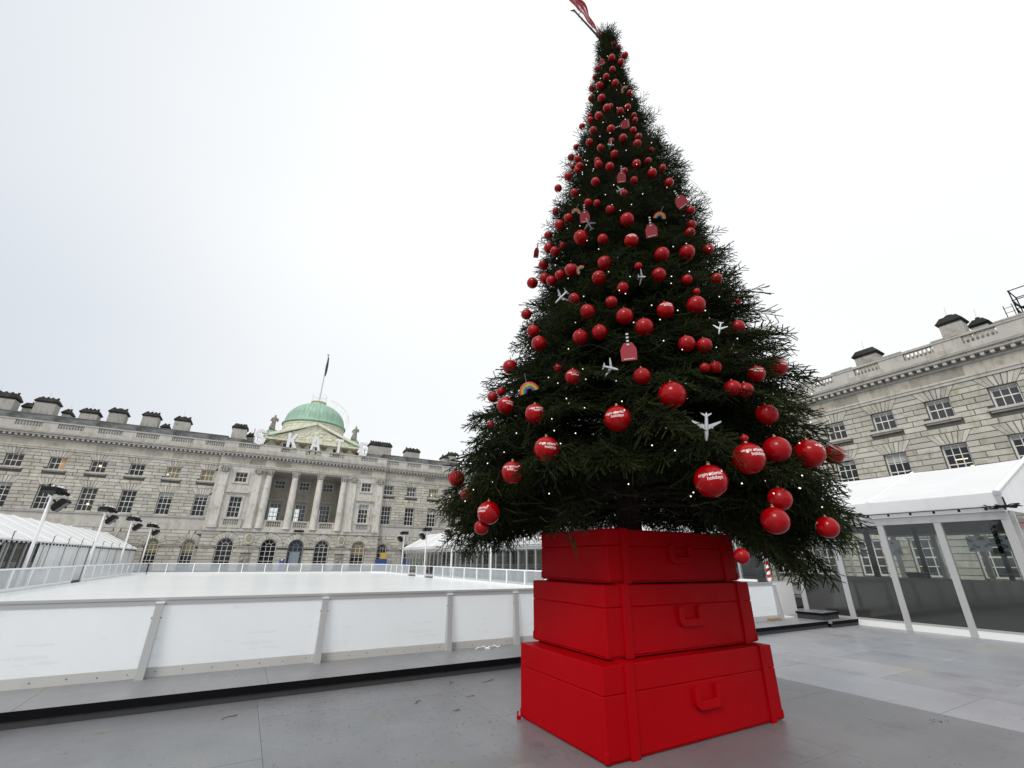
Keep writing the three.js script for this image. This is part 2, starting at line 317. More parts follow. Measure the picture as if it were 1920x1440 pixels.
// rows of rusticated blocks from y0 to y1, cut around the openings; each voussoir is a stone of its own
function blocks(u0, u1, y0, y1, h, zones, sink, seedling, len = 1.0) {
  const n = Math.round((y1 - y0) / h), hh = (y1 - y0) / n, e = 0.022;
  for (let c = 0; c < n; c++) {
    const a = y0 + c * hh + 0.012, b = y0 + (c + 1) * hh - 0.012, cuts = [];
    for (const zn of zones) { const q = zn(a, b); if (q) cuts.push(q); }
    cuts.sort((p, q) => p[0] + p[2] - q[0] - q[2]);
    let L = [u0, u0]; const segs = [];
    for (const q of [...cuts, [u1, 0, u1, 0]]) { segs.push([L[0], L[1], q[0], q[2]]); L = [q[1], q[3]]; }
    for (const [lb, lt, rb, rt] of segs) {
      const wd = Math.min(rb, rt) - Math.max(lb, lt); if (wd < 0.12) continue;
      const k = Math.max(1, Math.round(wd / len)), edges = [];
      const off = (c % 2 ? 0.25 : -0.25) / k;
      for (let i = 1; i < k; i++) edges.push(Math.max(lb, lt) + wd * Math.min(0.97, Math.max(0.03, (i + (c % 2 ? 0.28 : -0.28) + (hash(i, c, seedling) - 0.5) * 0.2) / k)));
      const E0 = [[lb, lt], ...edges.map((x) => [x, x]), [rb, rt]];
      for (let i = 0; i + 1 < E0.length; i++) {
        const [p, q] = [E0[i], E0[i + 1]], j = 0.011;
        sink([[p[0] + j, a], [q[0] - j, a], [q[1] - j, b], [p[1] + j, b]], -0.07, hash(i, c, seedling + 3) * 0.008 - 0.004, e, (p[0] + q[0]) / 2, (a + b) / 2);
      }
    }
  }
}
const rectZone = (x0, x1, y0, y1) => (a, b) => (b > y0 + 0.03 && a < y1 - 0.03 ? [x0, x1, x0, x1] : null);
function flatArch(uc, w, y0, y1, sink, flare = 0.52) {                          // splayed stones over a window
  const n = 7, h = y1 - y0;
  for (let i = 0; i < n; i++) {
    const b0 = uc - w / 2 + w * i / n, b1 = uc - w / 2 + w * (i + 1) / n, W = w + 2 * flare, t0 = uc - W / 2 + W * i / n, t1 = uc - W / 2 + W * (i + 1) / n, j = 0.011;
    const lift = i === 3 ? 0.012 : 0;
    sink([[b0 + j, y0 + 0.005], [b1 - j, y0 + 0.005], [t1 - j, y1 - 0.012], [t0 + j, y1 - 0.012]], -0.07, lift, 0.022, uc, (y0 + y1) / 2);
  }
  return (a, b) => { if (b < y0 + 0.03 || a > y1 - 0.03) return null; const f = (y) => w / 2 + flare * Math.min(1, Math.max(0, (y - y0) / h)); return [uc - f(a), uc + f(a), uc - f(b), uc + f(b)]; };
}
function roundArch(uc, a, top, sink) {                                           // radiating stones of an arched opening, the key reaching the band
  const sp = WY.spring, Ro = a + 0.72, n = 11;
  for (let i = 0; i < n; i++) {
    const A = Math.PI * i / n, B = Math.PI * (i + 1) / n, key = i === 5, ro = key ? (top - sp) : Ro, P = (r, t) => [uc + r * Math.cos(t), sp + r * Math.sin(t)], d = 0.012 / a, D = 0.012 / ro;
    const poly = [P(a + 0.01, B - d), P(a + 0.01, A + d), P(ro, A + D), P(ro, B - D)];
    if (key) { poly[2][1] = top - 0.012; poly[3][1] = top - 0.012; poly[2][0] = uc + 0.33; poly[3][0] = uc - 0.33; }
    else for (const q of [poly[2], poly[3]]) q[1] = Math.min(q[1], top - 0.012);
    sink(poly, -0.07, key ? 0.05 : 0.0, 0.022, uc, sp + a);
  }
  return (y0, y1) => {
    const f = (y) => (y < sp ? a + 0.02 : Math.max(0.34, y - sp < Ro ? Math.sqrt(Ro * Ro - (y - sp) ** 2) : 0.34));
    return y0 > top ? null : [uc - f(y0), uc + f(y0), uc - f(y1), uc + f(y1)];
  };
}
const balusterGeo = LA([[0.001, 0], [0.085, 0], [0.085, 0.05], [0.05, 0.08], [0.045, 0.12], [0.088, 0.24], [0.08, 0.3], [0.045, 0.42], [0.042, 0.47], [0.075, 0.5], [0.075, 0.55], [0.001, 0.55]], 8);
// entablature and balustrade shared by both fronts
function crown(parent, u0, u1, w, o = {}) {
  const st = new MB(), P = (t) => t;
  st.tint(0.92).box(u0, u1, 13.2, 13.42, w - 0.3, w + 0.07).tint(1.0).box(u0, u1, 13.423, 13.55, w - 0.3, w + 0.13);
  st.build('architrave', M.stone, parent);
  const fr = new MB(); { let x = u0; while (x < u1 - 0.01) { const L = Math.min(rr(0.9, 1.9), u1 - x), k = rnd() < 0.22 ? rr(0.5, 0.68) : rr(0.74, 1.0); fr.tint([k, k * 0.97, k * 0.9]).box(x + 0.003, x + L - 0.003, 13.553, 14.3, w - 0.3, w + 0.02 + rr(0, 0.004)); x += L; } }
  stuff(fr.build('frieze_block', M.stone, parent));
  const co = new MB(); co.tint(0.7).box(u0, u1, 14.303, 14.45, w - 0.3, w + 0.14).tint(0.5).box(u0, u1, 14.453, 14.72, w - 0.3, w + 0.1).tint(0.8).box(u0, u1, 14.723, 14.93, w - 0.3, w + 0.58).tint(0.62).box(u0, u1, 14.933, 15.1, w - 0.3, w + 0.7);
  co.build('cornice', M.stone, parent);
  const md = new MB().tint(0.9); const n = Math.round((u1 - u0) / 0.48);
  for (let i = 0; i < n; i++) { const x = u0 + (i + 0.5) * (u1 - u0) / n; md.box(x - 0.1, x + 0.1, 14.5, 14.72, w + 0.1, w + 0.5); }
  stuff(md.build('modillion', M.stone, parent));
  new MB().tint(0.86).box(u0, u1, 15.103, 15.72, w - 0.3, w + 0.05).build('parapet', M.stone, parent);
  const rail = new MB().tint(0.8).box(u0, u1, 16.3, 16.46, w - 0.3, w + 0.1); rail.build('parapet_rail', M.stone, parent);
  const back = new MB();
  const far = new MB(); let near = 0;
  for (const [a, b] of o.bays) {
    if (b < u0 || a > u1) continue;
    const k = Math.max(4, Math.round((b - a) / 0.26));
    for (let i = 0; i < k; i++) {
      const x = a + (i + 0.5) * (b - a) / k;
      if (o.each && o.each(x)) { const q = mesh('baluster', balusterGeo, M.stonePlain, parent); q.position.set(x, 15.735, w - 0.1); near++; }
      else far.tint(0.9).at(balusterGeo, x, 15.735, w - 0.1);
    }
  }
  if (far.p.length) stuff(far.build('baluster_row', M.stone, parent));
  const pier = new MB(); let x = u0; const list = [...o.bays].sort((p, q) => p[0] - q[0]);
  for (const [a, b] of [...list, [u1, u1]]) { if (a > x + 0.05 && x < u1) { const hi = Math.min(a, u1); new MB().tint(rr(0.85, 1)).box(x, hi, 15.723, 16.297, w - 0.29, w + 0.04).build('parapet_pier', M.stone, parent); if (o.raise && hi - x > 0.8) new MB().tint(0.8).box(x + 0.02, hi - 0.02, 16.463, 16.56, w - 0.31, w + 0.13).build('pier_cap', M.stone, parent); } x = Math.max(x, b); }
}
function chimney(parent, x0, x1, z0, z1, y0, y1, cap, pots, round) {
  y1 += 0.14; cap *= 0.88;
  const ch = new MB().tint(rr(0.72, 0.9)).box(x0, x1, y0, y1, z0, z1).build('chimney', M.stone, parent);
  const t = (y, e) => [[x0 - e, y, z0 - e], [x1 + e, y, z0 - e], [x1 + e, y, z1 + e], [x0 - e, y, z1 + e]];
  const m = new MB(), A = t(y1, 0.06), B = t(y1 + cap * 0.22, 0.16), Cc = t(y1 + cap, -0.16);
  for (const [p, q] of [[A, B], [B, Cc]]) for (let i = 0; i < 4; i++) { const j = (i + 1) % 4; m.quad(p[j], p[i], q[i], q[j]); }
  m.quad(Cc[3], Cc[2], Cc[1], Cc[0]); m.quad(A[0], A[1], A[2], A[3]);
  m.build('chimney_cap', M.soot, ch);
  const p = new MB(); for (let i = 0; i < pots; i++) p.at(LA([[0.13, 0], [0.1, 0.2], [0.14, 0.24], [0.14, 0.3], [0, 0.3]], 8), mix(x0 + 0.25, x1 - 0.25, pots > 1 ? i / (pots - 1) : 0.5) + rr(-0.05, 0.05), y1 + cap - 0.05, (z0 + z1) / 2);
  if (round) p.at(sphere(0.36, 12, 8), (x0 + x1) / 2, y1 + cap, (z0 + z1) / 2, 0, 0, 0, [1, 0.7, 1]);
  if (p.p.length) p.build('chimney_pot', M.soot, ch);
  if (rnd() < 0.7) new MB().rod([mix(x0, x1, 0.4), y1 + cap, (z0 + z1) / 2], [mix(x0, x1, 0.4) + 0.08, y1 + cap + 1.0, (z0 + z1) / 2], 0.012, 0.008, 5).build('aerial', M.steel, ch);
  return ch;
}
// one stretch of the three-storey rusticated front
function front(parent, u0, u1, cols, o = {}) {
  const holes = [], zones = [], st = new MB(), single = [];
  const sink = (pts, zb, zf, e, u, v) => {
    const k = rr(0.76, 1.04), warm = rr(0.93, 1.0), c = [k, k * (0.97 + 0.03 * warm), k * warm];
    if (o.each && o.each(u, v)) single.push([pts, zb, zf, e, c]); else st.tint(c).stone(pts, zb, zf, e);
  };
  const w = o.w ?? 1.42;
  for (const uc of cols) {
    holes.push([[uc - w / 2, WY.up0], [uc + w / 2, WY.up0], [uc + w / 2, WY.up1], [uc - w / 2, WY.up1]], [[uc - w / 2, WY.lo0], [uc + w / 2, WY.lo0], [uc + w / 2, WY.lo1], [uc - w / 2, WY.lo1]]);
    zones.push(rectZone(uc - w / 2 - 0.01, uc + w / 2 + 0.01, WY.up0, WY.up1), rectZone(uc - w / 2 - 0.01, uc + w / 2 + 0.01, WY.lo0, WY.lo1), rectZone(uc - 1.0, uc + 1.0, WY.up0 - 0.3, WY.up0));
    zones.push(flatArch(uc, w, WY.up1, 13.2, sink), flatArch(uc, w, WY.lo1, 10.05, sink));
  }
  blocks(u0, u1, 6.5, 13.2, 0.394, zones, sink, o.seed ?? 1);
  const az = [];
  for (const uc of cols) if (o.rect) { holes.push([[uc - 0.8, 0.9], [uc + 0.8, 0.9], [uc + 0.8, 3.35], [uc - 0.8, 3.35]]); az.push(rectZone(uc - 0.81, uc + 0.81, 0.9, 3.35), flatArch(uc, 1.6, 3.35, 4.2, sink)); } else { holes.push(arcPts(uc, o.arch, 0.7, WY.spring)); az.push(roundArch(uc, o.arch, 4.9, sink)); }
  blocks(u0, u1, 0.2, 4.9, 0.427, az, sink, (o.seed ?? 1) + 40, 1.4);
  const wall = extrude([[u0, 0], [u1, 0], [u1, 13.3], [u0, 13.3]], 0.5, holes); wall.translate(0, 0, -0.57);
  new MB().tint(1).add(wall).build('wall', M.joint, parent);
  stuff(st.build('stone_block', M.stone, parent));
  for (const [pts, zb, zf, e, c] of single) new MB().tint(c).stone(pts, zb, zf, e).build('stone_block', M.stone, parent);
  new MB().tint(0.92).box(u0, u1, 4.903, 6.3, -0.3, 0.03).build('stone_band', M.stone, parent);
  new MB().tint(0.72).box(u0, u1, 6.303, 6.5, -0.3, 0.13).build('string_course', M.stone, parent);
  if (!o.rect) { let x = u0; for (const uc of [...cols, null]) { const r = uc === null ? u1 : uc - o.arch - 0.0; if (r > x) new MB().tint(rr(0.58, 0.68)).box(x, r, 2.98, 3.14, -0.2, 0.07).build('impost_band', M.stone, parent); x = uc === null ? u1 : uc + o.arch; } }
  cols.forEach((uc, i) => {
    const up = o.upper?.(uc, i) ?? {}, lo = o.lower?.(uc, i) ?? {}, ar = o.ground?.(uc, i) ?? {};
    const a = sash(parent, uc, WY.up0, WY.up1, w, 3, 2, { each: o.panes?.(uc), bar: o.bar, ...up }), b = sash(parent, uc, WY.lo0, WY.lo1, w, 3, 4, { each: o.panes?.(uc), bar: o.bar, ...lo });
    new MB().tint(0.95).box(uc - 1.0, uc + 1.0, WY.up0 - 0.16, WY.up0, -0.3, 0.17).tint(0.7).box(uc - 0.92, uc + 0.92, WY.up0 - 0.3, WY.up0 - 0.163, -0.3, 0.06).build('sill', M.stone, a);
    new MB().tint(1.0).box(uc - w / 2, uc + w / 2, WY.lo0 - 0.1, WY.lo0, -0.3, 0.08).build('sill', M.stone, b);
    if (o.rect) sash(parent, uc, 0.9, 3.35, 1.6, 3, 4, { bar: 0.06, each: o.panes?.(uc) }); else archWindow(parent, uc, o.arch, ar);
  });
}
const south = thing('stone_palace', 'long grey stone palace with green dome, portico and rows of chimneys beyond the rink', 'building', [0, 0, -70]);
const CX = 5.85;
{ // wings
  const L = []; for (let k = 0; k < 8; k++) L.push(-6.26 - 3.67 * k); L.reverse();
  const R = []; for (let k = 0; k < 6; k++) R.push(17.65 + 3.66 * k);
  const near = (u, v) => Math.abs(u - v) < 0.6;
  front(south, -35, -5.2, L, { arch: 0.66, seed: 3, upper: (u) => (near(u, -20.95) ? { curtain: [0.62, 1] } : near(u, -17.27) ? { lamp: [[0.55, 0.62]] } : near(u, -9.93) ? { pane: M.paneWarm, lamp: [[0.08, 0.3]] } : near(u, -6.26) ? { pane: M.paneWarm, curtain: [0.36, 0.4] } : {}), lower: (u) => (near(u, -9.93) ? { blind: 0.18 } : near(u, -17.27) ? { lamp: [[0.65, 0.3]] } : near(u, -13.6) ? {} : rnd() < 0.2 ? { blind: 0.12 } : {}), ground: (u) => (u > -11 ? { blind: 1 } : {}) });
  front(south, 16.75, 39.4, R, { arch: 0.66, seed: 9, upper: (u) => (near(u, 24.97) ? { pane: M.paneWarm, lamp: [[0.35, 0.3]] } : {}), lower: (u) => (near(u, 24.97) ? { blind: 0.28 } : near(u, 17.65) ? { } : {}), ground: (u) => (near(u, 17.65) || near(u, 21.3) ? { pane: M.paneBlue } : {}) });
  crown(south, -35, -5.2, 0, { bays: L.map((u) => [u - 1.16, u + 1.16]) });
  crown(south, 16.75, 39.4, 0, { bays: R.map((u) => [u - 1.16, u + 1.16]) });
  for (const [a, b] of [[-35, -5.2], [16.75, 39.4]]) {
    const m = new MB(); m.quad([a, 15.9, -0.8], [b, 15.9, -0.8], [b, 17.82, -2.9], [a, 17.82, -2.9]); m.quad([a, 17.82, -2.9], [b, 17.82, -2.9], [b, 17.82, -9], [a, 17.82, -9]); m.quad([a, 15.7, -0.3], [b, 15.7, -0.3], [b, 15.9, -0.8], [a, 15.9, -0.8]);
    m.build('roof', M.slate, south);
    new MB().rod([a, 17.84, -2.9], [b, 17.84, -2.9], 0.07).build('roof_ridge', M.darkStone, south);
  }
  const C = [[-31.2, -27.96, 19.3, 0.9, 6, 0], [-28.0, -26.9, 19.0, 0.85, 1, 0, -6.5], [-26.2, -24.25, 19.4, 0.75, 4, 0], [-24.2, -23.45, 18.85, 0.7, 2, 0, -6.5], [-21.8, -20.05, 18.7, 0.7, 4, 0], [-19.05, -17.3, 19.2, 0.75, 2, 1], [-15.55, -13.75, 19.3, 0.7, 4, 0], [-13.7, -12.75, 18.5, 0.7, 2, 0, -6.5], [-12.0, -10.2, 19.2, 0.75, 3, 1], [-5.05, -3.2, 19.2, 0.75, 5, 0], [-3.1, -2.2, 18.6, 0.7, 2, 0, -6], [14.65, 18.25, 19.2, 0.85, 9, 0], [20.8, 23.25, 18.9, 0.75, 4, 0], [27.6, 28.6, 18.5, 0.65, 2, 0], [28.7, 30.6, 19.1, 0.75, 3, 0], [34, 36, 19.1, 0.75, 3, 0]];
  for (const [a, b, y, cap, pots, round, z = -4] of C) chimney(south, a, b, z - 1.3, z + 0.3, 17.4, y, cap, pots, round);
}
{ // centre pavilion with loggia
  const w = 0.6, u0 = -5.2, u1 = 16.75, holes = [], az = [], st = new MB();
  const sink = (pts, zb, zf, e) => { const k = rr(0.8, 1.05), q = rr(0.94, 1); st.tint([k, k * (0.97 + 0.03 * q), k * q]).stone(pts, zb + w, zf + w, e); };
  const arches = [CX - 8.25, CX - 3.3, CX, CX + 3.3, CX + 8.2];
  for (const u of arches) { holes.push(arcPts(u, 0.94, 0.7, WY.spring)); az.push(roundArch(u, 0.94, 4.9, sink)); }
  for (const u of [CX - 5.75, CX + 5.75]) az.push(rectZone(u - 0.6, u + 0.6, 3.3, 4.85), rectZone(u - 0.62, u + 0.62, 0.2, 2.25));
  blocks(u0, u1, 0.2, 4.9, 0.427, az, sink, 77, 1.3);
  const wall = extrude([[u0, 0], [u1, 0], [u1, 5.3], [u0, 5.3]], 1.1, holes); wall.translate(0, 0, -0.57);
  new MB().add(wall).build('wall', M.joint, south);
  stuff(st.build('stone_block', M.stone, south));
  { let x = u0; for (const uc of [...arches, null]) { const r = uc === null ? u1 : uc - 0.94; if (r > x) new MB().tint(rr(0.58, 0.68)).box(x, r, 2.98, 3.14, -0.2, w + 0.07).build('impost_band', M.stone, south); x = uc === null ? u1 : uc + 0.94; } }
  new MB().tint(1).box(u0, u1, 4.903, 5.3, -0.3, w + 0.16).build('stone_band', M.stone, south);
  const shift = new THREE.Group(); shift.position.z = w;
  arches.forEach((u, i) => { const win = archWindow(south, u, 0.94, i === 2 ? { frame: M.doorBlue, pane: M.paneBlue } : i === 4 ? { blind: 1 } : {}); win.position.z = w; if (i === 2) new MB().box(u - 0.62, u + 0.62, 0.75, 2.5, -0.37, -0.35).build('door', M.doorBlue, win); });
  for (const u of [CX - 5.75, CX + 5.75]) {
    new MB().tint(0.95).box(u - 0.6, u + 0.6, 3.3, 4.85, w - 0.3, w - 0.035).tint(0.9).box(u - 0.62, u - 0.585, 0.2, 2.25, w - 0.3, w - 0.02).box(u + 0.585, u + 0.62, 0.2, 2.25, w - 0.3, w - 0.02).build('roundel_backing', M.stone, south);
    new MB().tint(0.95).at(new THREE.TorusGeometry(0.46, 0.1, 8, 24), u, 4.07, w + 0.02, 0, 0, 0, [0.85, 1.3, 1]).build('roundel_frame', M.stone, south);
    new MB().tint([0.62, 0.6, 0.45]).at(sphere(0.42, 16, 10), u, 4.07, w - 0.02, 0, 0, 0, [0.85, 1.3, 0.3]).build('roundel', M.stone, south);
    const pl = new MB().tint(0.5).box(u - 0.58, u + 0.58, 0.9, 2.22, w - 0.08, w - 0.03); for (let i = 0; i < 9; i++) pl.tint(rr(0.5, 0.8)).at(sphere(rr(0.1, 0.22), 8, 6), u + rr(-0.42, 0.42), rr(1.1, 2.0), w - 0.03, 0, 0, 0, [1, 1, 0.6]); pl.build('carved_panel', M.stone, south);
  }
  // end bays of the first floor, plain ashlar
  for (const s of [-1, 1]) {
    const uc = CX + s * 8.25, a = s < 0 ? u0 : CX + 5.62, b = s < 0 ? CX - 5.62 : u1, R = (x0, x1, y0, y1) => [[x0, y0], [x1, y0], [x1, y1], [x0, y1]];
    const g = extrude(R(a, b, 5.3, 13.3), 0.9, [R(uc - 0.71, uc + 0.71, WY.up0 + 0.1, WY.up1), R(uc - 0.71, uc + 0.71, WY.lo0, WY.lo1)]); g.translate(0, 0, -0.3);
    new MB().tint(0.98).add(g).build('wall', M.stone, south);
    const A = sash(south, uc, WY.up0 + 0.1, WY.up1, 1.42, 3, 2, { z: w - 0.3 }), B = sash(south, uc, WY.lo0, s > 0 ? WY.lo1 - 0.0 : WY.lo1, 1.42, 3, 4, { z: w - 0.3, blind: s > 0 ? 0.27 : 0 });
    const fr = (x0, x1, y0, y1, p) => new MB().tint(1.05).box(x0 - 0.22, x0, y0 - 0.05, y1 + 0.2, w, w + 0.09).box(x1, x1 + 0.22, y0 - 0.05, y1 + 0.2, w, w + 0.09).box(x0, x1, y1, y1 + 0.2, w, w + 0.09).build('window_surround', M.stone, p);
    fr(uc - 0.71, uc + 0.71, WY.up0 + 0.1, WY.up1, A); fr(uc - 0.71, uc + 0.71, WY.lo0, WY.lo1, B);
    new MB().tint(1).box(uc - 1.0, uc + 1.0, WY.up0 - 0.1, WY.up0 + 0.05, w, w + 0.15).build('sill', M.stone, A);
    const pd = extrude([[-1.3, 0], [1.3, 0], [0, 0.62]], 0.32); new MB().tint(0.95).box(uc - 1.3, uc + 1.3, 9.72, 9.9, w, w + 0.36).at(pd, uc, 9.903, w, 0, 0, 0).box(uc - 1.0, uc + 1.0, 9.46, 9.717, w, w + 0.12).build('window_pediment', M.stone, B);
    new MB().tint(0.9).box(uc - 1.2, uc + 1.2, 6.36, 6.55, w, w + 0.25).box(uc - 1.2, uc - 0.8, 5.7, 6.357, w, w + 0.2).box(uc + 0.8, uc + 1.2, 5.7, 6.357, w, w + 0.2).box(uc - 1.2, uc + 1.2, 5.3, 5.697, w, w + 0.25).build('balconet', M.stone, south);
    const bl = new MB().tint(0.8); for (let i = 0; i < 6; i++) bl.at(balusterGeo, uc - 0.66 + i * 0.264, 5.72, w + 0.1, 0, 0, 0, [1, 1.15, 1]); stuff(bl.build('baluster_row', M.stone, south));
  }
  // loggia
  const zb = -4, lo = CX - 5.62, hi = CX + 5.62, R = (x0, x1, y0, y1) => [[x0, y0], [x1, y0], [x1, y1], [x0, y1]];
  const lx = [CX - 3.28, CX + 0.05, CX + 3.42];
  const bw = extrude(R(lo, hi, 5.3, 13.3), 0.4, [...lx.map((u) => R(u - 0.75, u + 0.75, WY.lo0, WY.lo1 - 0.05)), ...lx.map((u) => R(u - 0.7, u + 0.7, WY.up0 + 0.2, WY.up1))]); bw.translate(0, 0, zb - 0.4);
  new MB().tint([0.72, 0.68, 0.62]).add(bw).build('loggia_wall', M.stone, south);
  new MB().tint(0.75).box(lo, lo + 0.3, 5.3, 13.3, zb, w - 0.02).box(hi - 0.3, hi, 5.3, 13.3, zb, w - 0.02).build('loggia_side', M.stone, south);
  new MB().tint(0.85).box(lo, hi, 13.0, 13.19, zb, w - 0.3).build('loggia_ceiling', M.stone, south);
  new MB().tint(0.85).box(lo, hi, 5.1, 5.297, zb, w - 0.02).build('loggia_floor', M.stone, south);
  lx.forEach((u) => {
    const A = sash(south, u, WY.up0 + 0.2, WY.up1, 1.4, 3, 2, { z: zb - 0.15 }), B = sash(south, u, WY.lo0, WY.lo1 - 0.05, 1.5, 3, 4, { z: zb - 0.15, pane: M.clear });
    new MB().tint(0.8).box(u - 0.92, u - 0.71, WY.up0 + 0.1, WY.up1 + 0.2, zb, zb + 0.08).box(u + 0.71, u + 0.92, WY.up0 + 0.1, WY.up1 + 0.2, zb, zb + 0.08).box(u - 0.71, u + 0.71, WY.up1, WY.up1 + 0.2, zb, zb + 0.08).build('window_surround', M.stone, A);
    new MB().tint(0.8).box(u - 1.1, u + 1.1, 9.5, 9.75, zb, zb + 0.25).box(u - 0.98, u - 0.77, 6.4, 9.45, zb, zb + 0.09).box(u + 0.77, u + 0.98, 6.4, 9.45, zb, zb + 0.09).build('window_surround', M.stone, B);
  });
  // hall behind the loggia, with windows on its far side
  const re = [3.4, 6.75, 10.05].map((x) => [x - 1.55, x]), rw = extrude(R(lo - 1, hi + 1, 5, 13), 0.3, re.map(([a, b]) => R(a, b, 6.9, 9.6))); rw.translate(0, 0, -16.3);
  new MB().tint(0.5).add(rw).build('hall_wall', M.interior, south);
  new MB().box(lo - 1, hi + 1, 13, 13.2, -16, zb - 0.41).box(lo - 1, hi + 1, 4.8, 5, -16, zb - 0.41).box(lo - 1.2, lo - 1, 5, 13, -16, zb - 0.41).box(hi + 1, hi + 1.2, 5, 13, -16, zb - 0.41).box(lo - 1, hi + 1, 10.2, 10.3, -16, zb - 0.41).build('hall_shell', M.interior, south);
  for (const [a, b] of re) { const m = new MB(); for (let i = 1; i < 3; i++) { const x = mix(a, b, i / 3); m.box(x - 0.03, x + 0.03, 6.9, 9.6, -16.2, -16.15); } for (let j = 1; j < 4; j++) { const y = mix(6.9, 9.6, j / 4); m.box(a, b, y - 0.03, y + 0.03, -16.21, -16.16); } m.build('rear_window', M.sash, south); }
  // pilasters and columns
  const cap = (m, u, y, r, z) => { m.tint(0.72).box(u - r * 1.25, u + r * 1.25, y + 0.62, y + 0.74, z - r * 1.0, z + r * 1.25).at(LA([[r * 0.86, 0], [r * 0.92, 0.2], [r * 1.15, 0.5], [r * 1.25, 0.62]], 14), u, y, z); for (let i = 0; i < 8; i++) { const A = i * Math.PI / 4 + 0.4; for (const q of [0.12, 0.34]) m.at(sphere(0.13, 6, 5), u + Math.cos(A) * r * (0.95 + q * 0.3), y + q + 0.05, z + Math.sin(A) * r * (0.95 + q * 0.3), 0, 0, 0, [1, 1.4, 1]); } for (const s of [-1, 1]) m.at(sphere(0.15, 8, 6), u + s * r * 1.1, y + 0.52, z + r * 0.9); };
  for (const d of [-10.2, -6.27, 6.27, 10.2]) {
    const u = CX + d, m = new MB().tint(1.1); m.box(u - 0.44, u + 0.44, 5.75, 12.3, w + 0.003, w + 0.22).box(u - 0.5, u + 0.5, 5.5, 5.747, w + 0.003, w + 0.3).box(u - 0.56, u + 0.56, 5.303, 5.497, w + 0.003, w + 0.36);
    cap(m, u, 12.303, 0.42, w + 0.02); m.build('pilaster', M.stone, south);
  }
  for (const d of [-4.95, -1.65, 1.65, 4.95]) {
    const u = CX + d, z = w - 0.15, m = new MB().tint(1.1); m.at(LA([[0.001, 0], [0.56, 0], [0.56, 0.12], [0.52, 0.2], [0.54, 0.28], [0.47, 0.36], [0.455, 2.4], [0.44, 4.2], [0.39, 6.95], [0.43, 7.0]], 24), u, 5.3, z);
    cap(m, u, 12.303, 0.38, z); m.build('column', M.stone, south);
  }
  for (const u of lx.map((q, i) => CX + (i - 1) * 3.3)) {
    new MB().tint(0.95).box(u - 1.15, u + 1.15, 6.32, 6.48, w - 0.35, w - 0.05).box(u - 1.15, u + 1.15, 5.303, 5.62, w - 0.35, w - 0.02).box(u - 1.15, u - 0.85, 5.623, 6.317, w - 0.33, w - 0.07).box(u + 0.85, u + 1.15, 5.623, 6.317, w - 0.33, w - 0.07).build('balcony_rail', M.stone, south);
    const bl = new MB().tint(0.85); for (let i = 0; i < 6; i++) bl.at(balusterGeo, u - 0.7 + i * 0.28, 5.62, w - 0.2, 0, 0, 0, [1, 1.25, 1]); stuff(bl.build('baluster_row', M.stone, south));
  }
  new MB().tint(0.9).box(CX - 0.72, CX + 0.72, 4.95, 5.4, w + 0.163, w + 0.2).build('plaque_frame', M.stone, south); new MB().box(CX - 0.62, CX + 0.62, 5.02, 5.33, w + 0.202, w + 0.21).build('plaque', M.soot, south);
  crown(south, u0, u1, w, { bays: [[CX - 9.4, CX - 6.9], [CX - 4.2, CX - 2.2], [CX - 1.0, CX + 1.15], [CX + 2.3, CX + 4.4], [CX + 6.9, CX + 9.4]] });
  new MB().box(u0, u1, 15.2, 15.4, -9, w - 0.31).build('roof', M.slate, south);
  for (const [a, b] of [[u0, CX - 6.7], [CX + 6.7, u1]]) new MB().quad([a, 15.6, -0.75], [b, 15.6, -0.75], [b, 17.7, -2.9], [a, 17.7, -2.9]).quad([a, 17.7, -2.9], [b, 17.7, -2.9], [b, 17.7, -9], [a, 17.7, -9]).build('roof', M.slate, south);
  new MB().tint(0.7).box(u0, lo - 1.21, 0, 15.2, -9, -0.62).box(hi + 1.21, u1, 0, 15.2, -9, -0.62).build('inner_wall', M.interior, south);
}
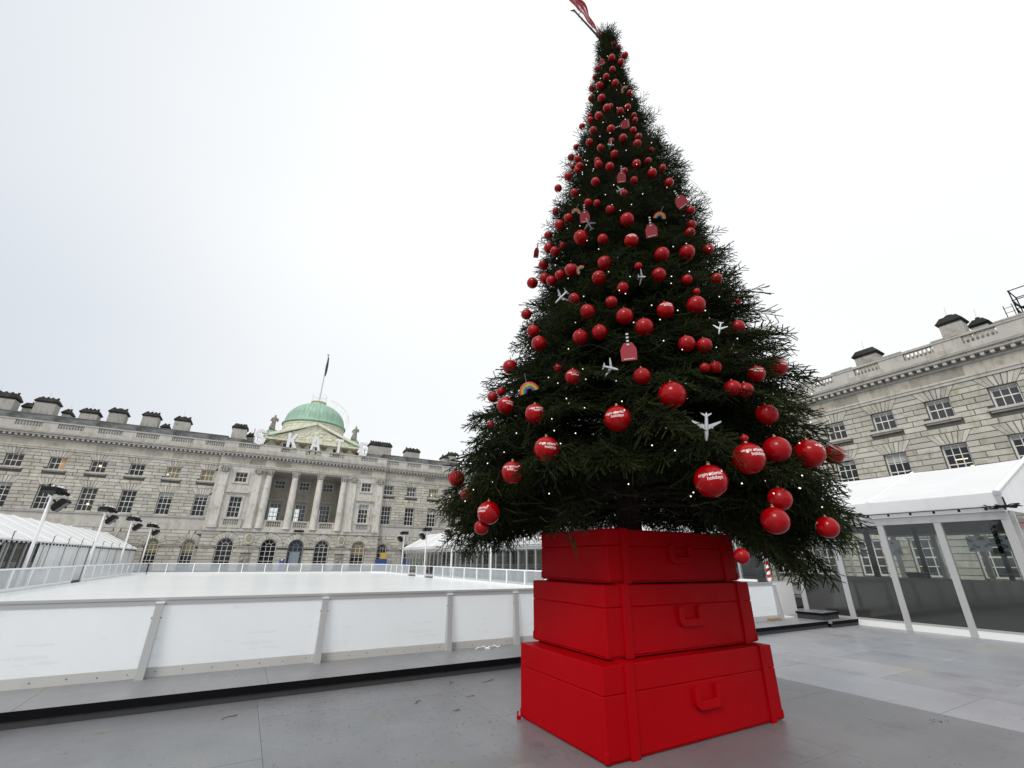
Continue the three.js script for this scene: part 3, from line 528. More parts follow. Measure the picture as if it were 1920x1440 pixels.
{ // attic, pediment, dome
  const u0 = CX - 6.6, u1 = CX + 6.6, z = -1.1;
  new MB().box(u0 + 0.4, u1 - 0.4, 15.4, 17.7, z - 3, z).build('attic', M.stucco, south);
  for (const u of [CX - 3.5, CX, CX + 3.4]) { const wn = new MB().box(u - 0.55, u + 0.55, 16.2, 17.35, z + 0.002, z + 0.03).build('window', M.pane, south); new MB().box(u - 0.03, u + 0.03, 16.2, 17.35, z + 0.03, z + 0.05).box(u - 0.65, u - 0.55, 16.2, 17.45, z + 0.002, z + 0.06).box(u + 0.55, u + 0.65, 16.2, 17.45, z + 0.002, z + 0.06).build('frame', M.stucco, wn); }
  new MB().box(u0, u1, 17.703, 18.0, z - 3, z + 0.45).build('pediment_cornice', M.stucco, south);
  const pd = extrude([[u0 + 0.3, 18.003], [u1 - 0.3, 18.003], [CX, 20.55]], 3); pd.translate(0, 0, z - 3); new MB().add(pd).build('pediment', M.stucco, south);
  const rk = new MB(), L = Math.hypot(6.75, 2.75), A = Math.atan2(2.75, 6.75);
  for (const s of [-1, 1]) { const g = new THREE.BoxGeometry(L, 0.34, 3.5); rk.at(g, CX + s * 3.35, 19.55, z - 1.25, 0, 0, -s * A); }
  rk.build('pediment_rake', M.stucco, south);
  const rel = new MB(); for (let i = 0; i < 70; i++) { const t = rr(-4.4, 4.4), h = (1 - Math.abs(t) / 6.2) * 2.2; rel.at(sphere(rr(0.12, 0.3), 7, 5), CX + t, 18.15 + rr(0.08, 0.86) * h, z + 0.02, 0, 0, rr(0, 3), [rr(0.9, 2.2), rr(0.4, 0.9), 0.55]); }
  stuff(rel.build('pediment_relief', M.stucco, south));
  for (const s of [-1, 1]) new MB().box(CX + s * 5.85 - 0.65, CX + s * 5.85 + 0.65, 18.003, 19.0, z - 1.6, z + 0.25).build('statue_plinth', M.copper, south);
  // garlanded urns along the attic wall
  for (const u of [-0.55, 1.05, 4.35, 7.3, 10.35, 11.75]) { const m = new MB().tint([0.42, 0.36, 0.26]); m.at(LA([[0.001, 0], [0.2, 0.02], [0.12, 0.14], [0.3, 0.3], [0.46, 0.55], [0.4, 0.75], [0.2, 0.8], [0.001, 0.82]], 12), u, 16.75, z + 0.62); for (let i = 0; i < 10; i++) m.at(sphere(0.12, 6, 5), u + Math.cos(i * 0.63) * 0.4, 17.36 + rr(-0.04, 0.08), z + 0.62 + Math.sin(i * 0.63) * 0.4); m.build('urn', M.stone, south); new MB().tint(0.9).box(u - 0.22, u + 0.22, 15.4, 16.75, z + 0.4, z + 0.84).build('urn_pedestal', M.stone, south); }
  const dz = -5.5, dx = CX + 0.02;
  const drum = new MB().at(LA([[4.45, 15], [4.45, 21.0], [4.6, 21.05], [4.6, 21.25], [4.35, 21.3]], 48), dx, 0, dz).build('drum', M.stucco, south);
  const gar = new MB(); for (let i = 0; i < 30; i++) { const a = i / 30 * Math.PI * 2; gar.at(new THREE.TorusGeometry(0.36, 0.09, 5, 8, Math.PI), dx + Math.cos(a) * 4.46, 20.95, dz + Math.sin(a) * 4.46, 0, -a + Math.PI / 2, Math.PI); } stuff(gar.build('garland', M.stucco, drum));
  const dome = new MB().at(LA([[4.35, 21.3], [4.78, 21.36], [4.78, 21.55], [4.62, 21.66], ...[...Array(15)].map((_, i) => { const a = i / 14 * 1.32; return [4.45 * Math.cos(a), 21.8 + 3.5 * Math.sin(a)]; })], 64), dx, 0, dz).build('dome', M.copper, south);
  const rb = new MB(); for (let i = 0; i < 44; i++) { const a = i / 44 * Math.PI * 2, pt = []; for (let k = 0; k <= 9; k++) { const t = k / 9 * 1.3; pt.push(V(dx + 4.46 * Math.cos(t) * Math.cos(a), 21.8 + 3.51 * Math.sin(t), dz + 4.46 * Math.cos(t) * Math.sin(a))); } rb.add(new THREE.TubeGeometry(new THREE.CatmullRomCurve3(pt), 9, 0.035, 4)); } stuff(rb.build('dome_seam', M.copper, dome));
  new MB().at(LA([[1.08, 25.1], [1.0, 25.6], [1.2, 25.65], [1.2, 25.75], [0.001, 25.8]], 28), dx, 0, dz).build('lantern_base', M.stucco, dome);
  const rl = new MB(); for (const y of [26.3, 26.9]) rl.at(new THREE.TorusGeometry(1.15, 0.022, 5, 32), dx, y, dz, Math.PI / 2); for (let i = 0; i < 10; i++) { const a = i / 10 * 6.283; rl.rod([dx + 1.15 * Math.cos(a), 25.7, dz + 1.15 * Math.sin(a)], [dx + 1.15 * Math.cos(a), 26.9, dz + 1.15 * Math.sin(a)], 0.022, 0.022, 5); }
  for (const off of [0, 0.5]) { const pt = []; for (let k = 0; k <= 10; k++) { const t = 1.25 * (1 - k / 10); pt.push(V(dx + 5.0 * Math.cos(t) * 0.97 + 0.1, 22.6 + 3.6 * Math.sin(t), dz + 1.2 + off)); } rl.add(new THREE.TubeGeometry(new THREE.CatmullRomCurve3(pt), 16, 0.022, 5)); for (let k = 1; k <= 10; k += 1.5) { const p = pt[Math.floor(k)]; rl.rod([p.x, p.y, p.z], [p.x - 0.3, p.y - 1.0, p.z], 0.018, 0.018, 4); } }
  rl.build('dome_railing', M.sash, dome);
}
{
  const f = thing('flagpole', 'tall flagpole with furled dark flag rising from the top of the green dome', 'flagpole', [CX + 0.02, 25.8, -75.5]);
  new MB().rod([0, 0, 0], [0.12, 8.7, 0], 0.11, 0.07, 10).build('pole', M.silver, f);
  new MB().at(LA([[0.001, 0], [0.18, 0.03], [0.18, 0.12], [0.001, 0.18]], 10), 0.12, 8.7, 0).build('finial', M.steel, f);
  const m = new MB(); m.at(LA([[0.05, 0], [0.14, 0.3], [0.2, 1.1], [0.19, 2.2], [0.12, 3.2], [0.04, 3.7]], 9), 0.19, 4.75, 0.02, 0, 0, -0.014, [1, 1, 0.8]); m.build('furled_flag', mat([0.05, 0.05, 0.07], 0.9), f);
}
// carved figures: one continuous body each
function figure(bones, size, res) {
  const mc = new MarchingCubes(res, new THREE.MeshStandardMaterial(), false, false, 60000), half = res / 2;
  const sd = (p, [a, b, ra, rb]) => { const ab = [b[0] - a[0], b[1] - a[1], b[2] - a[2]], ap = [p[0] - a[0], p[1] - a[1], p[2] - a[2]], t = Math.min(1, Math.max(0, (ap[0] * ab[0] + ap[1] * ab[1] + ap[2] * ab[2]) / (ab[0] ** 2 + ab[1] ** 2 + ab[2] ** 2 + 1e-9))); return Math.hypot(ap[0] - t * ab[0], ap[1] - t * ab[1], ap[2] - t * ab[2]) - mix(ra, rb, t); };
  for (let k = 0; k < res; k++) for (let j = 0; j < res; j++) for (let i = 0; i < res; i++) {
    const p = [(i - half) / half * size, (j - half) / half * size, (k - half) / half * size]; let d = 9;
    for (const b of bones) { const e = sd(p, b), h = Math.max(0, 0.07 - Math.abs(d - e)) / 0.07; d = Math.min(d, e) - h * h * 0.07 * 0.25; }
    d += 0.012 * Math.sin(p[0] * 40) * (p[1] < 0 ? 1 : 0.2);
    mc.field[i + j * res + k * res * res] = -d;
  }
  mc.isolation = 0; mc.update();
  const g = new THREE.BufferGeometry(); g.setAttribute('position', new THREE.BufferAttribute(mc.positionArray.slice(0, mc.count * 3), 3)); g.setAttribute('normal', new THREE.BufferAttribute(mc.normalArray.slice(0, mc.count * 3), 3));
  g.scale(size, size, size); return g;
}
{
  const g = figure([[[0, -1.15, 0], [0, -0.2, 0], 0.36, 0.27], [[0, -0.2, 0], [0.02, 0.5, 0], 0.27, 0.3], [[0.02, 0.6, 0], [0.05, 0.75, 0.02], 0.1, 0.1], [[0.05, 0.88, 0.03], [0.05, 0.98, 0.03], 0.15, 0.14], [[-0.32, 0.5, 0], [-0.5, 0.1, 0.1], 0.12, 0.1], [[-0.5, 0.1, 0.1], [-0.3, -0.1, 0.3], 0.09, 0.08], [[0.34, 0.5, 0], [0.5, 0.15, 0.05], 0.12, 0.1], [[0.5, 0.15, 0.05], [0.5, 0.55, 0.15], 0.09, 0.08], [[-0.25, -0.3, 0.15], [-0.4, -1.1, 0.15], 0.12, 0.22]], 1.4, 44);
  for (const [x, side] of [[CX - 5.85, 'left'], [CX + 5.85, 'right']]) {
    const s = thing('statue', side === 'left' ? 'weathered draped stone statue between the letter S and the dome' : 'weathered draped stone statue between the letter E and the dome', 'statue', [x, 19.0, -71.6], 'roof statues beside the dome', side === 'left' ? 0.3 : -0.4);
    new MB().box(-0.5, 0.5, 0, 0.22, -0.45, 0.45).build('base', M.darkStone, s);
    const b = mesh('figure', g, mat([0.24, 0.23, 0.2], 0.95), s); b.position.set(0, 1.52, 0); b.scale.set(0.95, 0.95, 0.95);
  }
}

// ------------------------------------------------------------------ letters on the parapet
{
  const font = await new FontLoader().loadAsync('fonts/droid/droid_sans_bold.typeface.json');
  const where = { S: 'left of the pediment, edged with round bulbs', K: 'in front of the left slope of the pediment', A: 'below the peak of the pediment', T: 'in front of the right slope of the pediment', E: 'beside a wide chimney' };
  for (const [ch, x, w] of [['S', -1.25, 1.3], ['K', 2.85, 1.35], ['A', 5.98, 1.4], ['T', 9.25, 1.1], ['E', 12.85, 1.1]]) {
    const t = thing('sign_letter', `large white letter ${ch} on the parapet ${where[ch]}`, 'sign letter', [x, 16.47, -69.35]);
    const g = new TextGeometry(ch, { font, size: 2.05, depth: 0.28, curveSegments: 8, bevelEnabled: true, bevelThickness: 0.02, bevelSize: 0.015, bevelSegments: 1 });
    g.computeBoundingBox(); const b = g.boundingBox, sx = w / (b.max.x - b.min.x), sy = 2.1 / (b.max.y - b.min.y);
    g.translate(-(b.max.x + b.min.x) / 2, -b.min.y, -0.14); g.scale(sx, sy, 1);
    new MB().add(g).build('letter_body', M.whiteLetter, t);
    new MB().rod([-0.3, 0, -0.2], [-0.3, 1.4, -0.18], 0.03).rod([0.3, 0, -0.2], [0.3, 1.4, -0.18], 0.03).rod([-0.3, 1.2, -0.2], [-0.3, 0.02, -0.9], 0.03).rod([0.3, 1.2, -0.2], [0.3, 0.02, -0.9], 0.03).build('stand', M.steel, t);
    if (ch === 'S') { const m = new MB(); for (let i = 0; i < 22; i++) { const a = i / 22 * 6.283; m.at(sphere(0.1, 8, 6), Math.cos(a) * 0.72, 1.05 + Math.sin(a) * 1.1, 0.1); } stuff(m.build('round_bulb', M.plasticWhite, t)); const q = new MB(); for (let i = 0; i < 9; i++) q.box(rr(-0.5, 0.4), 0, 0, 0, 0, 0); new MB().box(-0.9, -0.8, 1.5, 2.1, -0.05, 0.05).box(0.8, 0.88, 1.45, 2.0, -0.05, 0.05).rod([0.1, 1.5, 0.18], [0.75, 1.6, 0.2], 0.05).build('bracket', M.steel, t); }
  }
}

// ------------------------------------------------------------------ right-hand stone range
{
  const east = thing('stone_range', 'pale rusticated stone building behind the white roofed glass marquee', 'building', [40.1, 0, 0], null, -Math.PI / 2);
  const cols = []; for (let k = -2; k < 17; k++) cols.push(-7.08 - 3.295 * k);
  const near = (a, b) => Math.abs(a - b) < 0.5;
  front(east, -69.2, 5, [...cols].reverse(), {
    arch: 0.78, rect: true, seed: 21, w: 1.34, bar: 0.045, each: (u, v) => u > -15.6 && u < -1.6 && v > 6.4, panes: (u) => u > -18 && u < 0,
    upper: (u) => ({ blind: 0.16, ...(near(u, -10.375) ? { tube: [[0.72, 1.0, 0.5]] } : {}) }),
    lower: (u) => (near(u, -13.67) ? { blind: 0.22 } : near(u, -10.375) ? { blind: 0.08, tube: [[0.3, 0.85, 0.62], [0.85, 1, 0.42]] } : { blind: 0.1 }),
  });
  crown(east, -69.2, 5, 0, { bays: cols.map((u) => [u - 0.86, u + 0.86]), each: (x) => x > -17.5 && x < -1, raise: true });
  new MB().quad([-69, 15.6, -0.8], [5, 15.6, -0.8], [5, 16.55, -1.7], [-69, 16.55, -1.7]).quad([-69, 16.55, -1.7], [5, 16.55, -1.7], [5, 16.7, -9], [-69, 16.7, -9]).quad([-69, 15.3, -0.3], [5, 15.3, -0.3], [5, 15.6, -0.8], [-69, 15.6, -0.8]).build('roof', M.slate, east);
  for (const [a, b, y, cap, z, pots, round] of [[-15.3, -13.7, 18.15, 0.75, -3, 0, 0], [-9.5, -8.2, 18.6, 0.75, -3.2, 0, 1], [-8.1, -7.2, 18.2, 0.7, -4.5, 1, 0], [-12.2, -11.0, 16.55, 0.5, -3.6, 2, 1], [-6.6, -5.6, 16.6, 0.5, -3.4, 2, 1], [-17.9, -17.1, 16.5, 0.4, -3, 0, 1], [-24, -22.5, 18, 0.7, -3, 3, 0]]) chimney(east, a, b, z - 1.2, z, 15.4, y, cap, pots, round);
}
{
  const s = thing('scaffold', 'small black tube scaffold guard on the roof edge of the pale stone building', 'scaffold', [42, 15.6, 0]);
  const m = new MB(), R = 0.035;
  for (const z of [-5.25, -3.2]) for (const x of [0, 1.6]) m.rod([x, 0, z], [x, 3.55, z], R);
  m.build('upright', M.black, s);
  const h = new MB(); for (const y of [3.5, 2.75, 2.1]) { for (const x of [0, 1.6]) h.rod([x, y, -5.3], [x, y, -3.1], R); for (const z of [-5.25, -3.2]) h.rod([-0.05, y, z], [1.65, y, z], R); } h.build('rail', M.black, s);
  new MB().rod([0, 2.5, -5.25], [0, 1.7, -4.75], 0.06).rod([0, 2.1, -5.25], [0, 0.9, -4.95], 0.04).build('brace', M.black, s);
  const l = new MB(); for (const z of [-5.75, -5.35]) l.rod([-0.2, 0.9, z], [-0.2, 2.5, z], 0.022); for (const y of [1.6, 1.95, 2.3]) l.rod([-0.2, y, -5.8], [-0.2, y, -5.3], 0.018); l.build('ladder', M.black, s);
  const d = new MB(); d.at(sphere(0.35, 14, 8), 0.4, 3.15, -4.1, 0, 0, 0, [0.5, 1, 1]); d.rod([0.4, 2.8, -4.1], [0.4, 2.1, -4.1], 0.04); d.build('dish', M.steel, s);
}

// ------------------------------------------------------------------ rink barriers
{
  const b = thing('rink_barrier', 'white rink barrier panels with grey rail and posts across the foreground', 'barrier', [0, PY, -8.68]);
  const xs = [-7.65, -5.4, -3.15, -0.92, 1.33, 3.57, 5.02, 7.27, 9.52, 11.77, 14.0];
  for (let i = 0; i + 1 < xs.length; i++) {
    const a = xs[i], c = xs[i + 1];
    new MB().box(a + 0.004, c - 0.004, 0.0, 0.118, -0.02, 0.02).build('kick_board', M.plastic, b);
    new MB().box(a + 0.006, c - 0.006, 0.12, 0.9, -0.008, 0.008).build('panel', M.barrier, b);
    new MB().box(a, c, 0.902, 0.965, -0.022, 0.016).box(a, c, 0.9655, 1.0, -0.03, 0.026).build('rail', M.alu, b);
    const bo = new MB(), n = c - a > 2 ? 7 : 4; for (let k = 0; k < n; k++) bo.at(new THREE.CylinderGeometry(0.0075, 0.0075, 0.006, 8), a + (k + 0.5) * (c - a) / n + rr(-0.02, 0.02), 0.06 + rr(-0.012, 0.012), 0.022, Math.PI / 2); stuff(bo.build('bolt', M.bolt, b));
  }
  for (const x of xs) {
    const g = extrude([[0.024, -0.005], [0.15, -0.005], [0.065, 0.925], [0.024, 0.925]], 0.095); g.rotateY(-Math.PI / 2); g.translate(x + 0.0475, 0, 0);
    const p = new MB().add(g).build('post', M.aluFrame, b);
    new MB().box(x - 0.052, x + 0.052, 0.925, 0.945, 0.02, 0.075).build('post_cap', M.plasticWhite, p);
    for (const s of [-1, 1]) new MB().rod([x + s * 0.0475, 0.74, 0.06], [x + s * 0.062, 0.74, 0.06], 0.009, 0.009, 8).build('bolt', M.bolt, p);
  }
}
function farBarrier(label, pts, skip = [], extra) {
  const b = thing('rink_barrier', label, 'barrier', [0, 0.18, 0]);
  for (let i = 0; i + 1 < pts.length; i++) {
    const [x0, z0] = pts[i], [x1, z1] = pts[i + 1], L = Math.hypot(x1 - x0, z1 - z0), ry = -Math.atan2(z1 - z0, x1 - x0);
    if (!skip.includes(i)) {
      const P = (m, n, q) => { const o = m.build(n, q, b); o.position.set(x0, 0, z0); o.rotation.y = ry; return o; };
      P(new MB().box(0.03, L - 0.03, 0, 0.16, -0.02, 0.02), 'kick_board', M.plasticWhite); P(new MB().box(0.03, L - 0.03, 0.163, 0.93, -0.008, 0.008), 'panel', M.barrierFar); P(new MB().box(0, L, 0.932, 1.0, -0.03, 0.03), 'rail', M.plasticWhite);
    } else { const P = (m, n, q) => { const o = m.build(n, q, b); o.position.set(x0, 0, z0); o.rotation.y = ry; return o; }; P(new MB().box(0, L, 0.95, 1.0, -0.02, 0.02), 'rail', M.plasticWhite); P(new MB().box(0, L, -0.18, 0.05, 0.05, 0.09), 'threshold', M.nosing); }
    new MB().box(x0 - 0.04, x0 + 0.04, 0, 0.99, z0 - 0.045, z0 + 0.045).build('post', M.plasticWhite, b);
  }
}
{
  const F = [[-8.0, -58], [-6.5, -58], [-4.25, -58], [-2.0, -58], [0.05, -58], [2.2, -58], [4.42, -58], [5.8, -58], [8.05, -58], [10.2, -58], [12.35, -58], [13.6, -58]];
  farBarrier('low clear rink barrier with white posts in front of the stone palace', F);
  const L = []; for (let z = -57; z < -9; z += 2.25) L.push([-9, z]); L.push([-9, -8.75]);
  farBarrier('clear rink barrier running along the curtain walled marquee', [[-8, -58], ...L], [8]);
  const R = [[13.6, -58], [15, -56.6], [15, -54.4], [15, -52.2], [15, -50], [15, -47.7], [15, -45.3], [15, -42.7], [15, -40.4]]; for (let z = -38.2; z < -10; z += 2.25) R.push([15, z]); R.push([15, -9.8]);
  farBarrier('clear rink barrier with two gate gaps along the long glass marquee', R, [5, 7]);
  const p = thing('barrier_board', 'plain white board standing beside the small grey step', 'board', [0, PY, 0]);
  new MB().quad([14.72, 0, -9.12], [16.36, 0, -9.45], [16.36, 0.96, -9.45], [14.62, 0.96, -9.12]).quad([14.72, 0, -9.16], [16.36, 0, -9.49], [16.36, 0.96, -9.49], [14.62, 0.96, -9.16]).quad([14.62, 0.96, -9.12], [16.36, 0.96, -9.45], [16.36, 0.96, -9.49], [14.62, 0.96, -9.16]).quad([14.72, 0, -9.12], [14.72, 0, -9.16], [14.62, 0.96, -9.16], [14.62, 0.96, -9.12]).build('board', M.plasticWhite, p);
  new MB().rod([14.62, 0.97, -9.14], [16.36, 0.97, -9.47], 0.02).build('top_edge', M.aluFrame, p);
  const w = thing('wood_block', 'flat wooden block lying at the foot of the white barrier post', 'wood block', [13.72, PY, -8.62], null, 0.1);
  new MB().box(-0.34, 0.34, 0, 0.035, -0.08, 0.08).build('offcut', M.wood, w); new MB().box(-0.3, 0.1, 0.036, 0.06, -0.05, 0.06).build('offcut', M.wood, w);
  const s = thing('step_box', 'small grey step with black edging beside the glass marquee', 'step', [15.45, PY, -8.35], null, 0.08);
  new MB().tint(1.1).box(-0.5, 0.52, 0, 0.13, -0.35, 0.36).build('step_body', M.riser, s); new MB().box(-0.525, 0.545, 0.131, 0.185, -0.375, 0.385).build('edge_strip', M.nosing, s); new MB().tint(1.1).box(-0.5, 0.52, 0.1853, 0.19, -0.35, 0.36).build('step_top', M.floor, s);
  const c = thing('cable_scrap', 'white crumpled strip of tape lying on the grey walkway', 'tape', [4.28, PY, -8.45]);
  const pt = []; for (let i = 0; i < 12; i++) pt.push(V(-0.22 + i * 0.045, 0.012 + Math.abs(Math.sin(i * 1.9)) * 0.03, Math.sin(i * 1.3) * 0.03)); new MB().add(new THREE.TubeGeometry(new THREE.CatmullRomCurve3(pt), 40, 0.009, 6)).build('strip', M.plasticWhite, c);
  new MB().box(-0.02, 0.06, 0.0, 0.02, -0.02, 0.05).build('knot', M.plasticWhite, c);
}

// ------------------------------------------------------------------ marquees
function bulbs(name, label, x, y, z0, z1, step, big = 1) {
  const t = thing(name, label, 'string lights', [x, y, 0]);
  const m = new MB(), w = new MB(), n = Math.round((z1 - z0) / step);
  for (let i = 0; i <= n; i++) { const z = z0 + i * step; w.rod([0, 0, z], [0, 0, z + (i < n ? step : 0.01)], 0.01, 0.01, 5); m.at(LA([[0.001, 0.03], [0.028, 0.02], [0.03, -0.05], [0.001, -0.055]], 8), 0, -0.02, z, 0, 0, 0, big); }
  w.build('cable', M.black, t); stuff(m.build('socket', M.black, t));
}
{ // left marquee with curtain walls
  const X = -10.8, EH = 2.6, RX = -14, RH = 4.25, z0 = -67, z1 = -22, t = thing('marquee', 'white marquee with curtain walls standing left of the ice', 'marquee', [0, 0, 0]);
  const bay = 3;
  for (let z = z0; z < z1; z += bay) {
    for (const [ex, s] of [[X, 1], [2 * RX - X, -1]]) {
      const m = new MB(), N = 6, ov = 0.15 * s;
      for (let i = 0; i < N; i++) { const f = (k) => { const q = k / N; return [mix(z, z + bay, q), -0.045 * Math.sin(Math.PI * q)]; }, [za, da] = f(i), [zb, db] = f(i + 1); m.quad([ex + ov, EH + da * 0.3 - 0.05, za], [ex + ov, EH + db * 0.3 - 0.05, zb], [RX, RH + db, zb], [RX, RH + da, za]); m.quad([ex + ov, EH - 0.22, za], [ex + ov, EH - 0.22, zb], [ex + ov, EH - 0.05 + db * 0.3, zb], [ex + ov, EH - 0.05 + da * 0.3, za]); }
      m.build('roof_panel', M.pvc, t);
    }
    new MB().rod([X + 0.15, EH - 0.03, z], [RX, RH, z], 0.03, 0.03, 8).build('rafter', M.plasticWhite, t);
    new MB().rod([X + 0.16, EH - 0.1, z + 0.3], [X + 0.16, EH + 0.28, z + 0.32], 0.02, 0.02, 6).rod([X + 0.16, EH + 0.27, z + 0.32], [X + 0.25, EH + 0.33, z + 0.38], 0.025, 0.012, 6).build('hook', M.black, t);
    new MB().box(X - 0.05, X + 0.05, 0, EH - 0.1, z - 0.05, z + 0.05).build('leg', M.aluFrame, t);
  }
  new MB().quad([X, 0, z0], [2 * RX - X, 0, z0], [2 * RX - X, EH, z0], [X, EH, z0]).tri([X + 0.15, EH, z0 + 0.0], [2 * RX - X, EH, z0], [RX, RH, z0]).build('gable', M.pvcWall, t);
  // curtain panels, gathered differently, with two gaps
  let z = z0; let k = 0;
  while (z < z1) {
    const L = rr(0.7, 1.5), gap = (z > -50.3 && z < -49) || (z > -39 && z < -33.5);
    if (!gap) {
      const m = new MB(), N = 10, ph = rr(0, 6), am = rr(0.01, 0.06);
      for (let i = 0; i < N; i++) { const q = (j) => [mix(z, z + L + 0.01, j / N), X + am * Math.sin(ph + j * 1.4) + 0.02]; const [a, xa] = q(i), [b, xb] = q(i + 1); m.quad([xa, 0.06, a], [xb, 0.06, b], [X, EH - 0.2, b], [X, EH - 0.2, a]); }
      m.build('curtain_panel', M.pvcWall, t);
      if (k % 2) new MB().box(X + 0.03, X + 0.07, 0.05, EH - 0.22, z + L - 0.02, z + L).build('seam', M.plasticWhite, t);
    }
    z += L; k++;
  }
  new MB().box(X - 0.04, X - 0.02, 0, EH - 0.2, -39, -33.5).build('window', M.pane, t);
  { const m = new MB(); for (let q = -39; q < -33; q += 1.35) m.box(X - 0.02, X + 0.05, 0, EH - 0.25, q - 0.04, q + 0.04); m.box(X - 0.02, X + 0.05, 0.5, 0.58, -39, -33.5).build('window_frame', M.aluFrame, t); }
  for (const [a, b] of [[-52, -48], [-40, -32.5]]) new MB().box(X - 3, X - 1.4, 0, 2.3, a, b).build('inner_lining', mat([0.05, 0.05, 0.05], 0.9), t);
  bulbs('festoon', 'row of dark festoon bulbs along the eaves of the curtain walled marquee', X + 0.18, EH - 0.16, -66, -26, 0.62, 1.5);
  const p = thing('curtain', 'white pulled back entrance curtain of the curtain walled marquee', 'curtain', [X + 0.06, 0, -49.6]);
  for (const s of [-1, 1]) { const m = new MB(); for (let i = 0; i < 8; i++) { const f = (j) => { const h = j / 8 * 2.35, wd = 0.5 * Math.pow(Math.abs(h - 0.9) / 1.6, 1.2) + 0.1; return [h + 0.05, wd]; }, [h0, w0] = f(i), [h1, w1] = f(i + 1); m.quad([0, h0, s * 0.72], [0.1, h0, s * (0.72 - w0)], [0.1, h1, s * (0.72 - w1)], [0, h1, s * 0.72]); } m.build('drape', M.pvcWall, p); }
}
function glassMarquee(label, X, RX, EH, RH, z0, z1, pitch, o) {
  const t = thing('glass_marquee', label, 'marquee', [0, 0, 0]), BX = 2 * RX - X, ends = [];
  const roof = (ex, s, a, b) => { const m = new MB(), N = 5; for (let i = 0; i < N; i++) { const f = (j) => { const q = j / N; return [mix(a, b, q), -o.sag * Math.sin(Math.PI * q)]; }, [za, da] = f(i), [zb, db] = f(i + 1); for (const [k0, k1] of [[0, 0.5], [0.5, 1]]) { const P = (k, zz, d) => [mix(ex + 0.24 * -s, RX, k), mix(EH + 0.4, RH, k) + d * Math.sin(Math.PI * (0.15 + 0.7 * k)), zz]; m.quad(P(k0, za, da), P(k0, zb, db), P(k1, zb, db), P(k1, za, da)); } m.quad([ex - 0.24 * s, EH + 0.08, za], [ex - 0.24 * s, EH + 0.08, zb], [ex - 0.24 * s, EH + 0.4 + 0, zb], [ex - 0.24 * s, EH + 0.4, za]); } m.build('roof_panel', M.pvc, t); };
  for (let z = z1; z > z0 + 0.1; z -= o.bay) { const a = Math.max(z0, z - o.bay); roof(X, 1, a, z); roof(BX, -1, a, z); new MB().rod([X - 0.24, EH + 0.41, a], [RX, RH + 0.02, a], 0.035, 0.035, 8).build('rafter', M.plasticWhite, t); }
  new MB().rod([X - 0.26, EH + 0.4, z1], [RX, RH + 0.02, z1], 0.06, 0.06, 8).build('rafter', M.plasticWhite, t);
  for (const zz of [z0, z1]) new MB().tri([X - 0.2, EH + 0.38, zz], [BX + 0.2, EH + 0.38, zz], [RX, RH, zz]).quad([X - 0.2, EH - 0.02, zz], [BX + 0.2, EH - 0.02, zz], [BX + 0.2, EH + 0.38, zz], [X - 0.2, EH + 0.38, zz]).build('gable', M.pvcWall, t);
  const side = (x, s, front) => {
    new MB().box(x - 0.07, x + 0.07, EH - 0.24, EH - 0.05, z0, z1).build('eaves_beam', M.aluFrame, t);
    new MB().box(x - 0.1, x + 0.1, EH - 0.047, EH + 0.1, z0, z1).build('eaves_cover', M.plasticWhite, t);
    const zs = []; for (let z = z1 - 0.07; z > z0 - 0.05; z -= pitch) zs.push(z);
    for (let i = 0; i < zs.length; i++) {
      const z = zs[i], wide = o.post;
      new MB().box(x - 0.06, x + 0.06, 0, EH - 0.242, z - wide, z + wide).build('post', M.aluFrame, t);
      if (i + 1 === zs.length) break;
      const a = zs[i + 1] + wide, b = z - wide;
      new MB().box(x - 0.05, x - 0.02, 0.0, 0.16, a, b).build('kick_board', M.plasticWhite, t);
      new MB().box(x - 0.055, x + 0.0, 0.163, 0.21, a, b).build('sill_rail', M.aluFrame, t);
      const f = o.frost && front ? 1.34 : 0.21;
      if (f > 0.3) new MB().box(x - 0.02, x - 0.005, 0.212, f, a + 0.002, b - 0.002).build('film_panel', M.frost, t);
      new MB().box(x - 0.018, x - 0.006, f + 0.002, EH - 0.245, a + 0.002, b - 0.002).build('pane', M.tinted, t);
    }
  };
  side(X, 1, true); side(BX, -1, false);
  for (const zz of o.endPosts ?? []) { void zz; }
  new MB().box(X + 0.2, BX - 0.2, 0.0, 0.06, z0 + 0.1, z1 - 0.1).build('deck', M.riser, t);
  return t;
}
